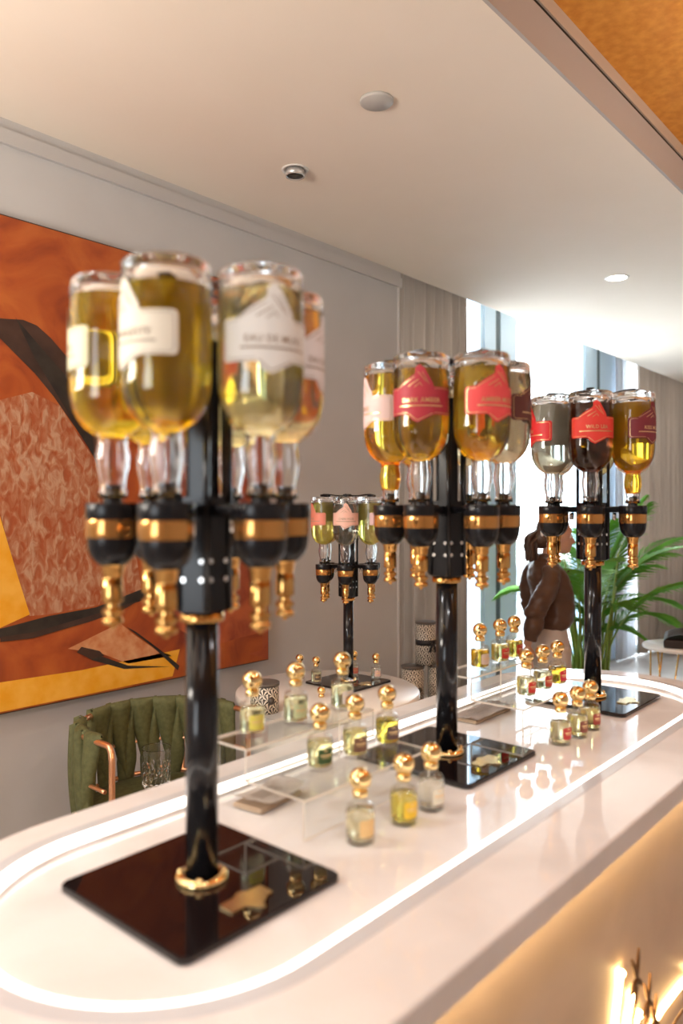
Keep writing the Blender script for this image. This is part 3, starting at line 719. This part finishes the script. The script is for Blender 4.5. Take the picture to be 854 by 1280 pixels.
# ------------------------------------------------------------------ round white table by the wall and what stands on it
TX, TY, TR, TZ = 2.33, 2.10, .375, .81
t = root('round_table', (TX,TY,FZ), 0, 'round white pedestal table between the counter and the grey wall', 'table')
h = TZ-FZ
new('tabletop', fixn(lathe([(0,h-.04),(TR-.006,h-.04),(TR,h-.034),(TR,h-.005),(TR-.005,h),(0,h)], 72)), M_white, t)
new('drum_base', fixn(lathe([(0,0),(TR-.05,0),(TR-.05,h-.04),(0,h-.04)], 72)), M_white, t)
tb = [(397,838,'s_clear',SCLR,(.30,.30,.28),'small clear bottle with gold cap at the left edge of the wall table plate'),
      (415,846,'s_green2',(.92,.92,.62),(.10,.08,.06),'small dark label bottle with gold cap before the pole on the wall table'),
      (452,836,'s_clear',SCLR,(.70,.20,.16),'small bottle with coral label and gold cap right of the pole on the wall table'),
      (475.5,843,'s_clear',SCLR,(.62,.42,.36),'small clear bottle with dusty pink label at the right of the wall table plate'),
      (411,874,'s_clear',SCLR,(.30,.30,.28),'small low gold capped bottle lying before the wall table plate')]
for px, py, ln, lc, bc, lab in tb[:4]:
    pass
for (x, y, z, ln, lc, bc, lab) in [(2.340,2.270,.8202,'s_clear',SCLR,(.30,.30,.28),tb[0][5]), (2.352,2.185,.8202,'s_green2',(.92,.92,.62),(.10,.08,.06),tb[1][5]),
      (2.555,2.150,.8202,'s_clear',SCLR,(.70,.20,.16),tb[2][5]), (2.572,2.040,.8202,'s_clear',SCLR,(.62,.42,.36),tb[3][5])]:
    small_bottle(x, y, z, ln, lc, bc, 20, lab, 'perfume bottles on the wall table')
# gold knob-shaped stopper on the table
b = fixn(lathe([(0,0),(.012,0),(.012,.010),(.008,.013),(0,.013)], 20)); sphere(b, (0,0,.026), .0165, 20, 14); o = new('gold_stopper', b, M_gold); o.location = (2.215,2.03,TZ)
tag(o, 'loose round gold stopper lying on the white wall table', 'bottle stopper')

# ------------------------------------------------------------------ patterned round gift boxes
def fan_mat():
    m = mat('art_deco_fan_paper', (.72,.68,.60), .5); nt = m.node_tree; N, Lk = nt.nodes.new, nt.links.new
    tc = N('ShaderNodeTexCoord'); sep = N('ShaderNodeSeparateXYZ'); Lk(tc.outputs['Object'], sep.inputs[0])
    def mth(op, a, b_=None):
        n = N('ShaderNodeMath'); n.operation = op
        for i, v in enumerate((a, b_)):
            if v is None: continue
            if isinstance(v, (int,float)): n.inputs[i].default_value = v
            else: Lk(v, n.inputs[i])
        return n.outputs[0]
    ang = mth('ARCTAN2', sep.outputs[1], sep.outputs[0]); u = mth('MULTIPLY', ang, 9/(2*PI)); v = mth('MULTIPLY', sep.outputs[2], 30.)
    def fan(du, dv):
        fu = mth('SUBTRACT', mth('FRACT', mth('ADD', u, du)), .5); fv = mth('FRACT', mth('ADD', v, dv))
        a = mth('ARCTAN2', fu, mth('ADD', fv, .05)); ray = mth('GREATER_THAN', mth('SINE', mth('MULTIPLY', a, 9.)), .0)
        r = mth('SQRT', mth('ADD', mth('MULTIPLY', fu, fu), mth('MULTIPLY', fv, fv)))
        return mth('MULTIPLY', ray, mth('LESS_THAN', r, .62))
    k = mth('MAXIMUM', fan(0.,0.), mth('MULTIPLY', fan(.5,.5), .9))
    mx = N('ShaderNodeMix'); mx.data_type = 'RGBA'; Lk(k, mx.inputs[0]); mx.inputs[6].default_value = (.70,.65,.56,1); mx.inputs[7].default_value = (.02,.02,.02,1)
    Lk(mx.outputs[2], nt.nodes['Principled BSDF'].inputs['Base Color']); return m
M_fan = fan_mat()
def gift_box(x, y, z, R, H, label, ribbon, name='gift_box', bow=True):
    t = root(name, (x,y,z), 0, label, 'gift box', 'fan patterned round boxes')
    new('box_body', fixn(lathe([(0,0),(R,0),(R,H-.012),(0,H-.012)], 48)), M_fan, t)
    new('lid', fixn(lathe([(0,H-.020+.0085),(R+.002,H-.0115),(R+.0025,H-.001),(R,H),(0,H)], 48)), mat('lid_dark', (.10,.085,.075), .5), t)
    if ribbon:
        zr = H*.52
        rb = new('ribbon', fixn(lathe([(R+.0005,zr-.014),(R+.002,zr-.014),(R+.002,zr+.014),(R+.0005,zr+.014)], 48, close=True)), mat('black_ribbon', (.015,.015,.018), .4), t)
        d = camdir(32); e = Vector((-d.y,d.x,0)); b = bmesh.new()
        for s in (-1,1):
            sphere(b, d*(R+.008)+e*s*.017+Vector((0,0,zr+.006)), .014, 14, 10, (1,1,.75))
            q = [d*(R+.006)+Vector((0,0,zr)), d*(R+.007)+e*s*.012+Vector((0,0,zr-.02)), d*(R+.005)+e*s*.019+Vector((0,0,zr-.045))]
            tube(q, [.004,.006,.007], 6, b)
        new('bow', b, MATS['black_ribbon'], rb)
    else:
        d = camdir(32); b = bmesh.new(); e = Vector((-d.y,d.x,0))
        sphere(b, d*(R+.001)+Vector((0,0,H*.45)), .013, 16, 10, (1,1,1.1)); new('seal', b, mat('dark_seal', (.05,.04,.035), .4), t)
    return t
gift_box(1.925,2.045,TZ, .052, .108, 'fan patterned round box with dark lid at the chair side edge of the white table', False)
ST = (3.22,2.25); sx, sy = ST
t = root('plinth', (sx+.05,sy+.02,FZ), 0, 'low white round plinth holding the patterned round boxes', 'plinth')
new('plinth_body', fixn(lathe([(0,.02),(.19,.02),(.19,.60),(0,.60)], 48)), M_white, t); new('plinth_foot', fixn(lathe([(0,0),(.17,0),(.17,.02),(0,.02)], 48)), M_trim, t)
PZ = FZ+.60
gift_box(3.19,2.292,PZ, .058, .208, 'wide fan patterned round box under the ribboned one, next to the white table', False)
gift_box(3.29,2.20,PZ, .055, .215, 'fan patterned round box standing half behind the middle stand pole', False)
gift_box(3.243,2.247,PZ+.2152, .052, .218, 'tall fan patterned round box with black ribbon and bow, topmost of the stack', True)
def paper_flower(x, y, z, R, m, label):
    t = root('paper_flower', (x,y,z), 0, label, 'paper flower'); b = bmesh.new()
    for k in range(3):
        nP = 7-k
        for i in range(nP):
            a = 2*PI*i/nP+k*.4; tilt = .35+.42*k; d = Vector((math.cos(a),math.sin(a),0)); e = Vector((-d.y,d.x,0)); L_ = R*(1-.22*k)
            c = [Vector((0,0,R*.6)), d*L_*.5*math.cos(tilt)+e*L_*.33+Vector((0,0,R*.6+L_*.5*math.sin(tilt))), d*L_*math.cos(tilt)+Vector((0,0,R*.6+L_*math.sin(tilt)*.9)), d*L_*.5*math.cos(tilt)-e*L_*.33+Vector((0,0,R*.6+L_*.5*math.sin(tilt)))]
            b.faces.new([b.verts.new(p) for p in c])
    bmesh.ops.solidify(b, geom=b.faces[:], thickness=.0015); new('petal_ring', b, m, t)
    new('calyx', fixn(lathe([(0,0),(R*.35,0),(R*.3,R*.5),(0,R*.62)], 16)), M_green, t)
paper_flower(3.115,2.155,PZ, .062, mat('pink_paper', (.72,.27,.24), .6), 'pink paper flower at the foot of the patterned boxes')
paper_flower(3.195,2.085,PZ, .05, mat('red_paper', (.45,.01,.035), .6), 'deep red paper flower at the foot of the patterned boxes')

# ------------------------------------------------------------------ green woven chair with copper frame
CX, CY_, CR = 1.625, 2.245, .285
ch = root('armchair', (CX,CY_,FZ), 0, 'green velvet armchair with woven strap back and copper tube frame', 'chair')
def hs(s, R=CR):
    """horseshoe path, s in 0..1 from the left arm end round the back to the right arm end"""
    a = .10; Ls = a; La = PI*R; T = 2*Ls+La; q = s*T
    if q < Ls: return Vector((-R, -a+q, 0))
    if q > Ls+La: return Vector((R, -(q-Ls-La), 0))
    th = PI-(q-Ls)/R; return Vector((R*math.cos(th), R*math.sin(th), 0))
ZT, ZB, ZS = .80-FZ, .50-FZ, .545-FZ
fr_top = [hs(i/60)+Vector((0,0,ZT)) for i in range(61)]
def drop(p, sgn): return [p+Vector((0,-.012,-.003)), p+Vector((0,-.022,-.018)), p+Vector((0,-.026,-.05))]
e0, e1 = fr_top[0], fr_top[-1]
post = lambda p: [Vector((p.x,p.y-.026,z)) for z in (ZT-.08, ZT-.2, .02)]
new('frame', tube(post(e0)[::-1]+drop(e0,1)[::-1]+fr_top+drop(e1,1)+post(e1), .0105, 10), M_copper, ch)
b = tube([hs(i/50,CR+.008)+Vector((0,0,ZB+.03)) for i in range(51)], .009, 8); tube([hs(i/50,CR+.008)+Vector((0,0,ZT-.145)) for i in range(51)], .007, 8, b)
new('rail', b, M_copper, ch)
for s in (.27, .73):
    p = hs(s, CR+.012); new('rear_leg', tube([Vector((p.x,p.y,.0)), Vector((p.x,p.y,ZT-.005))], .0095, 10), M_copper, ch)
def strap(s0, s1, off0, off1, kind):
    """a padded band folded over the top rail, wide above and narrow below, leaning from s0 to s1"""
    b = bmesh.new(); rows = []; n = 16; m = 8
    for j in range(n+1):
        t_ = j/n; z = ZT+.016-(ZT+.016-(ZB-.02))*t_
        s = s0+(s1-s0)*(t_**1.2); wd = (.0455-.040*min(1,max(0,(t_-.06)/.80))**.85) if kind else (.004+.031*min(1,t_/.66)**1.0 if t_ < .66 else .035-.012*(t_-.66)/.34)
        ro = off0+(off1-off0)*t_+.010*math.sin(PI*t_)
        row = []
        for i in range(m+1):
            u = i/m*2-1; ss = min(1,max(0,s+u*wd)); p = hs(ss, CR)
            nrm = Vector((p.x,max(p.y,0),0)).normalized() if p.length else Vector((0,1,0))
            if p.y <= 0: nrm = Vector((1 if p.x>0 else -1,0,0))
            bulge = .012*(1-u*u)-.006*u*u
            row.append((p+nrm*ro+Vector((0,0,z)), nrm, bulge))
        rows.append(row)
    inn = [[b.verts.new(p-n_*(.012+bu)) for p,n_,bu in r] for r in rows]; out = [[b.verts.new(p+n_*(.010+bu)) for p,n_,bu in r] for r in rows]
    for A in (inn, out):
        for j in range(n):
            for i in range(m): b.faces.new((A[j][i],A[j][i+1],A[j+1][i+1],A[j+1][i])).smooth = True
    top = [b.verts.new(((r[0].co+q[0].co)/2 if False else (a.co+c.co)/2+Vector((0,0,.008)))) for r,q,a,c in [(inn,out,inn[0][i],out[0][i]) for i in range(m+1)]]
    for i in range(m):
        b.faces.new((inn[0][i],inn[0][i+1],top[i+1],top[i])).smooth = True; b.faces.new((top[i],top[i+1],out[0][i+1],out[0][i])).smooth = True
        b.faces.new((inn[n][i],inn[n][i+1],out[n][i+1],out[n][i]))
    for j in range(n):
        for i in (0,m): b.faces.new((inn[j][i],inn[j+1][i],out[j+1][i],out[j][i])).smooth = True
    fixn(b); new('strap', b, M_green, ch)
NS = 11
for k in range(NS):
    s = .045+.91*(k+.5)/NS
    if k == 3: continue
    strap(s, min(.97,s+.030), -.006, -.002, True)
for k in range(NS-1):
    s = .045+.91*(k+1)/NS
    strap(s+.012, max(.03,s-.016), .006, -.004, False)
pts = [hs(i/40, CR-.012) for i in range(41)]; pts = [(p.x,p.y) for p in pts]; pts = [(pts[0][0],-.20)]+pts+[(pts[-1][0],-.20)]
# cushion
b = bmesh.new(); prof = [(.90,.0),(.985,.012),(1.0,.035),(.985,.062),(.93,.078),(.70,.088),(.35,.092)]
rings = []
cc = Vector((0,.02,0))
for k, z in prof: rings.append([b.verts.new((cc.x+(x-cc.x)*k, cc.y+(y-cc.y)*k, ZS-.09+z)) for x,y in pts])
for A, B in zip(rings, rings[1:]):
    for i in range(len(A)): b.faces.new((A[i],A[(i+1)%len(A)],B[(i+1)%len(A)],B[i])).smooth = True
b.faces.new(rings[0][::-1]); b.faces.new(rings[-1]).smooth = True
new('seat', fixn(b), M_green, ch)
# cut glass tumbler on the seat
t = root('tumbler', (1.645,2.315,FZ+ZS+.0025), 0, 'cut crystal glass tumbler standing before the green chair back', 'glass')
n = 48; R = .053; H = .142; b = bmesh.new(); prof = []
o_ = [(0,0),(.044,0),(.048,.004)]; rows = []
def ring(r, z, fac):
    out = []
    for i in range(n):
        a = 2*PI*i/n; rr = r
        if fac: rr = r-.0035*(.5+.5*math.cos(a*16+ (PI if int(z/.016)%2 else 0)))
        out.append(b.verts.new((rr*math.cos(a), rr*math.sin(a), z)))
    return out
levels = [(.040,0,0),(.047,.003,0),(.050,.012,1),(.051,.028,1),(.0515,.044,1),(.052,.060,1),(.0522,.074,1),(.0525,.082,0),(.0528,.12,0),(.053,.140,0),(.0522,.142,0),(.0510,.140,0),(.0508,.12,0),(.0495,.07,0),(.048,.025,0),(.040,.020,0)]
rows = [ring(*l) for l in levels]
for A, B in zip(rows, rows[1:]):
    for i in range(n): b.faces.new((A[i],A[(i+1)%n],B[(i+1)%n],B[i]))
b.faces.new(rows[0][::-1]); b.faces.new(rows[-1]); fixn(b)
new('tumbler_body', b, M_glass, t)
t2 = copy_tree(t); t2.location = (1.80,2.22,FZ+ZS+.0025); tag(t2, 'cut crystal glass tumbler seen through the clear riser beside the chair arm', 'glass')

# ------------------------------------------------------------------ side table with dark folded bag at the right edge
t = root('side_table', (5.22,1.60,FZ), 0, 'small round white side table on thin gold rods by the far curtain', 'side table')
hh = .66-FZ
new('table_top', fixn(lathe([(0,hh-.022),(.235,hh-.022),(.24,hh-.018),(.24,hh-.003),(.236,hh),(0,hh)], 64)), M_white, t)
for k in range(4):
    a = PI/4+PI/2*k
    d = Vector((math.cos(a),math.sin(a),0)); e = Vector((-d.y,d.x,0))
    b = tube([d*.17+e*.08+Vector((0,0,hh-.022)), d*.21+Vector((0,0,0))], .006, 8); tube([d*.17-e*.08+Vector((0,0,hh-.022)), d*.21+Vector((0,0,0))], .006, 8, b)
    new('leg', b, M_brass, t)
new('stretcher', fixn(lathe([(.188,.28),(.196,.28),(.196,.288),(.188,.288)], 48, close=True)), M_brass, t)
t = root('leather_case', (5.20,1.60,.66), .3, 'dark brown leather case with folded flap on the small white side table', 'case')
new('case_body', BX((-.15,-.10,.0),(.15,.10,.055),.012,3), M_shoe, t)
b = bmesh.new(); rows = []
for j in range(9):
    v = j/8; rows.append([b.verts.new((-.155+.31*i/10, -.105+.20*v, .058+.035*math.sin(PI*v)+.006*noise.noise(Vector((i*.5,v*4,2))))) for i in range(11)])
for A,B in zip(rows,rows[1:]):
    for i in range(10): b.faces.new((A[i],A[i+1],B[i+1],B[i])).smooth = True
bmesh.ops.solidify(b, geom=b.faces[:], thickness=.006); new('flap', b, mat('wine_leather', (.07,.022,.022), .4), t)

# ------------------------------------------------------------------ areca palm
px_, py_ = 5.40, 2.30
pl = root('areca_palm', (px_,py_,FZ), 0, 'tall green areca palm with arching fronds in front of the window', 'plant')
new('pot', fixn(lathe([(0,0),(.15,0),(.19,.34),(.20,.36),(.19,.37),(.175,.36),(.17,.33),(0,.33)], 32)), M_pot, pl); new('soil', fixn(lathe([(0,.331),(.168,.331),(.10,.345),(0,.35)], 24)), M_soil, pl)
RT, FW = Vector((UX,-UY,0)), Vector((UY,UX,0))
def frond(base, az, length, rise, droop, seed, leaf_len=.26, bare=.42):
    r = random.Random(seed); d = RT*math.cos(az)+FW*math.sin(az); b = bmesh.new(); N = 22; pts = []
    for i in range(N+1):
        s = i/N; pts.append(base + d*length*(.12*s+.88*s**1.9) + Vector((0,0,rise*(s**.85) - droop*s**3.2)))
    tube(pts, [.009-.0075*i/N for i in range(N+1)], 6, b, mi=0)
    side = Vector((-d.y,d.x,0))
    n = 36
    for i in range(n):
        s = bare+(1-bare)*(i+.5)/n; k = s*N; i0 = min(int(k),N-1); p = pts[i0].lerp(pts[i0+1], k-i0); tg = (pts[i0+1]-pts[i0]).normalized()
        L_ = leaf_len*(math.sin(PI*min(1,(.16+.84*(s-bare)/(1-bare))))**.6+.15)*r.uniform(.85,1.1)
        for sg in (-1,1):
            q = (tg*.62 + side*sg*.88 + Vector((0,0,.22))).normalized(); up = q.cross(tg).normalized()*.0062
            c = []
            for tt in (0,.3,.65,1): c.append(p+q*L_*tt+Vector((0,0,-.30*L_*tt**2.2))+Vector((r.uniform(-1,1),r.uniform(-1,1),r.uniform(-1,1)))*.006*tt)
            wv = [.5,1,.75,.03]; A = [b.verts.new(x+up*w_) for x,w_ in zip(c,wv)]; B = [b.verts.new(x-up*w_) for x,w_ in zip(c,wv)]
            for a_ in range(3):
                f = b.faces.new((A[a_],B[a_],B[a_+1],A[a_+1])); f.material_index = 1
    new('frond', b, [M_stem, M_leaf1], pl)
fr = [(-.02,.75,1.40,.35,-.1),(.30,.92,1.30,.38,.2),(-.35,.85,1.12,.42,-.3),(.05,.80,1.02,.50,-.6),(.55,.80,1.20,.38,.6),(2.6,.80,1.25,.35,1.),(2.9,.88,1.05,.45,.4),(3.35,.75,1.22,.35,0),
      (-.65,.72,1.30,.30,.2),(1.2,.7,1.35,.25,0),(1.9,.7,1.30,.30,.3),(-1.3,.55,1.20,.30,0),(-2.0,.6,1.18,.35,.2),(.1,.62,.85,.45,.1),(-.2,.55,.72,.42,.3),(2.3,.6,.95,.40,.4),(-1.0,.6,.90,.35,.5),(.8,.5,1.40,.22,.1),(3.1,.6,.78,.4,.1),(-2.6,.62,1.0,.4,.3),(0.2,.45,1.45,.15,.2),(-.5,.4,1.5,.15,.2)]
for i,(az,ln,ri,dr,j) in enumerate(fr):
    a = i*2.4; frond(Vector((.10*math.cos(a), .10*math.sin(a), .345)), az, ln*(.92 if abs(az) < 1. else .64), ri, dr, 50+i)
b = bmesh.new()
for i in range(26):
    a = i*2.4; r_ = .03+.10*math.sqrt(i/26); p = Vector((r_*math.cos(a), r_*math.sin(a), .345)); q = p+Vector((.12*math.cos(a)*rnd.uniform(.4,1.6), .12*math.sin(a)*rnd.uniform(.4,1.6), rnd.uniform(.6,1.0)))
    new('cane', tube([p, p.lerp(q,.5)+Vector((0,0,.02)), q], [.012,.009,.005], 7), M_stem, pl)
b.free()

# ------------------------------------------------------------------ person in a brown blouse by the window
PD = 4.62; prr = (686-427)/957*PD
org = RT*prr + FW*PD
face = (RT*1.0+FW*.12).normalized()
pr = root('person', (org.x,org.y,FZ), math.atan2(face.y,face.x), 'person with dark ponytail in brown satin blouse and cream trousers, side view by the palm', 'person')
Z = lambda z: z-FZ
def loft(rings, n=28, b=None, fold=0., seed=0):
    """rings: (cx, cy, z, half_x, half_y[, shear])"""
    b = b or bmesh.new(); R = []
    for (cx, cy_, z, a, c) in rings:
        row = []
        for i in range(n):
            t_ = 2*PI*i/n; k = 1+fold*noise.noise(Vector((math.cos(t_)*2.2, math.sin(t_)*2.2+seed, z*5)))
            row.append(b.verts.new((cx+a*k*math.cos(t_), cy_+c*k*math.sin(t_), Z(z))))
        R.append(row)
    for A,B in zip(R,R[1:]):
        for i in range(n): b.faces.new((A[i],A[(i+1)%n],B[(i+1)%n],B[i])).smooth = True
    b.faces.new(R[0][::-1]); b.faces.new(R[-1]); return b
def remesh(b, vox, m, name, parent, smooth=2):
    o = new(name, fixn(b), m, parent)
    md = o.modifiers.new('r','REMESH'); md.mode = 'VOXEL'; md.voxel_size = vox; md.use_smooth_shade = True
    ms = o.modifiers.new('s','SMOOTH'); ms.iterations = smooth; ms.factor = .5
    dg = bpy.context.evaluated_depsgraph_get(); me = bpy.data.meshes.new_from_object(o.evaluated_get(dg))
    o.modifiers.clear(); o.data = me
    for p in me.polygons: p.use_smooth = True
    return o
def Pz(x, y, z): return Vector((x,y,Z(z)))
# body: torso, legs, arms, neck, head and hands grown together into one skin
b = bmesh.new()
loft([(0,0,.70,.085,.14),(0,0,.80,.095,.15),(-.005,0,.90,.085,.125),(0,0,1.02,.095,.13),(0,0,1.12,.095,.145),(-.01,0,1.18,.075,.14),(-.015,0,1.225,.055,.085),(-.012,0,1.25,.047,.05)], 24, b)
tube([Pz(-.012,0,1.22), Pz(.010,0,1.28), Pz(.022,0,1.33)], [.050,.048,.052], 14, b)
for s in (-1,1):
    tube([Pz(0,s*.075,.74), Pz(.01,s*.075,.62), Pz(.012,s*.075,.36), Pz(-.012,s*.072,.20), Pz(-.02,s*.07,.0)], [.085,.080,.052,.050,.036], 14, b)
    sphere(b, Pz(.035,s*.07,-.035), .035, 14, 10, (2.3,.95,.75))
def hand(b, wx, wy, wz, s):
    """palm and five bent fingers hanging from the wrist, thumb towards the front"""
    sphere(b, Pz(wx+.004,wy,wz-.045), .030, 14, 10, (1.15,.55,1.4))
    for k,(dx,l) in enumerate(((.026,.062),(.009,.072),(-.008,.068),(-.024,.054))):
        tube([Pz(wx+dx*.8,wy,wz-.055), Pz(wx+dx,wy-s*.004,wz-.085), Pz(wx+dx*1.05+.006,wy-s*.010,wz-.085-l*.45), Pz(wx+dx*1.05+.014,wy-s*.020,wz-.085-l*.85)], [.010,.0092,.0086,.0075], 8, b)
    tube([Pz(wx+.020,wy,wz-.025), Pz(wx+.042,wy-s*.008,wz-.048), Pz(wx+.052,wy-s*.014,wz-.075)], [.011,.010,.0085], 8, b)
for s in (-1,1):
    el = (-.165 if s < 0 else -.03); wr = (-.205 if s < 0 else .10)
    tube([Pz(-.02,s*.135,1.175), Pz(-.06,s*.165,1.08), Pz(el,s*.185,.955), Pz((el+wr)/2,s*.19,.86), Pz(wr,s*.19,.765)], [.038,.034,.030,.028,.024], 12, b)
    hand(b, wr-.002, s*.19, .765, s)
# head: skull, jaw, nose, lips, chin, brow, eye sockets, ear
hc = (.055, 0, 1.385)
sphere(b, Pz(.045,0,1.405), .093, 24, 16, (1.02,.80,1.0)); sphere(b, Pz(.075,0,1.345), .066, 20, 14, (.95,.82,1.05)); sphere(b, Pz(.112,0,1.298), .024, 14, 10, (1,1.1,.9))
tube([Pz(.132,0,1.395), Pz(.148,0,1.365), Pz(.160,0,1.348), Pz(.140,0,1.338)], [.008,.010,.0125,.009], 10, b)
sphere(b, Pz(.134,0,1.324), .013, 12, 8, (.9,1.6,.6)); sphere(b, Pz(.131,0,1.312), .012, 12, 8, (.9,1.5,.6)); sphere(b, Pz(.118,0,1.415), .030, 14, 10, (.8,1.6,.6))
for s in (-1,1): sphere(b, Pz(.028,s*.075,1.362), .026, 12, 10, (.62,.32,1.15))
body = remesh(b, .0065, M_skin, 'body', pr, 3)
for s in (-1,1):
    e = bmesh.new(); sphere(e, Pz(.122,s*.032,1.383), .0115, 14, 10); new('eye', e, mat('eye_white', (.8,.77,.74), .2), pr)
    e = bmesh.new(); sphere(e, Pz(.1305,s*.034,1.383), .0050, 10, 8, (.6,1,1)); new('iris', e, mat('iris_brown', (.05,.025,.015), .2), bpy.data.objects[[c.name for c in kids(pr) if c.name.startswith('eye')][-1]])
# hair: cap swept back into a low bunched tail
b = bmesh.new()
sphere(b, Pz(.028,0,1.418), .102, 28, 18, (1.04,.86,1.0)); sphere(b, Pz(-.045,0,1.372), .060, 18, 12, (1,1,1.1))
geom = [v for v in b.verts if v.co.x > .030+.9*max(0,(v.co.z-Z(1.40)))  and v.co.z < Z(1.452)]
bmesh.ops.delete(b, geom=geom, context='VERTS')
for v in b.verts: v.co += v.normal*0 + Vector((1,0,0))*.004*noise.noise(v.co*60)
bmesh.ops.solidify(b, geom=b.faces[:], thickness=.004)
hr = new('hair', b, M_hair, pr, smooth=True)
b = bmesh.new()
for i in range(46):
    a = rnd.uniform(0,2*PI); q = rnd.uniform(0,.036); oy, oz = q*math.cos(a), q*math.sin(a); k = rnd.uniform(.8,1.25)
    tube(catmull([Pz(-.050,oy*.5,1.385+oz*.6), Pz(-.080,oy,1.385+oz), Pz(-.105*k+.0,oy*1.3,1.350+oz), Pz(-.112*k+.01,oy*1.4,1.300+oz*.6), Pz(-.118*k+.02,oy*1.3,1.255-.02*k)], 4), [.009]*4+[.011]*8+[.007]*4+[.002], 6, b)
new('ponytail', b, M_hair, hr)
b = bmesh.new(); sphere(b, Pz(-.060,-.050,1.40), .016, 12, 8, (.7,.6,1.3)); new('hair_clip', b, mat('pearl_clip', (.85,.83,.80), .25), hr)
# blouse: puffy body, stand collar and two sleeves
b = bmesh.new()
loft([(.000,0,.830,.088,.140),(.010,0,.842,.105,.155),(.022,0,.875,.118,.168),(.028,0,.93,.120,.172),(.022,0,1.00,.122,.168),(.012,0,1.07,.120,.172),(-.004,0,1.13,.112,.178),(-.016,0,1.18,.094,.172),(-.024,0,1.215,.074,.135),(-.020,0,1.240,.060,.080),(-.012,0,1.262,.055,.060)], 40, b, fold=.07, seed=3)
for s in (-1,1):
    el = (-.165 if s < 0 else -.03); wr = (-.200 if s < 0 else .04)
    pts = catmull([Pz(-.03,s*.120,1.195), Pz(-.055,s*.165,1.13), Pz(-.110 if s<0 else -.05,s*.195,1.04), Pz(el,s*.215,.965), Pz(el*1.02,s*.215,.915), Pz(wr,s*.21,.790)], 4)
    rr = []
    for i,p in enumerate(pts):
        u = i/(len(pts)-1); rr.append((.050+.010*math.sin(PI*min(1,u*1.05)) + .007*math.sin(u*30)*(u>.5)) * (1 if u < .95 else .90))
    tube(pts, rr, 18, b)
bl = remesh(b, .009, M_satin, 'blouse', pr, 3)
cdat = bl.data
for v in cdat.vertices:
    v.co += v.normal*(.009*noise.noise(Vector((v.co.x*7+v.co.z*9,v.co.y*8,v.co.z*13-v.co.x*8)))+.006*noise.noise(Vector((v.co.x*18+v.co.z*20,v.co.y*18,v.co.z*30))))
b = bmesh.new()
for i in range(5): sphere(b, Pz(.118+.018*math.sin(i*.9),-.012,1.17-.065*i), .006, 10, 8)
new('button', b, mat('dark_button', (.10,.05,.035), .25), bl)
b = loft([(-.014,0,1.235,.064,.072),(-.010,0,1.262,.058,.064),(-.006,0,1.280,.056,.060)], 28); new('collar', fixn(b), M_satin, bl)
# trousers
b = bmesh.new()
loft([(.0,0,.66,.112,.165),(.0,0,.74,.112,.168),(.0,0,.80,.104,.158),(-.002,0,.86,.092,.138)], 36, b, fold=.02)
for s in (-1,1): tube([Pz(0,s*.080,.72), Pz(.008,s*.082,.55), Pz(.012,s*.082,.30), Pz(0,s*.082,.06), Pz(0,s*.082,-.02)], [.100,.096,.086,.084,.086], 20, b)
remesh(b, .010, M_trouser, 'trousers', pr, 2)
for s in (-1,1):
    b = bmesh.new(); sphere(b, Pz(.050,s*.076,-.032), .046, 20, 12, (2.4,.95,.62)); new('shoe', b, M_shoe, pr)
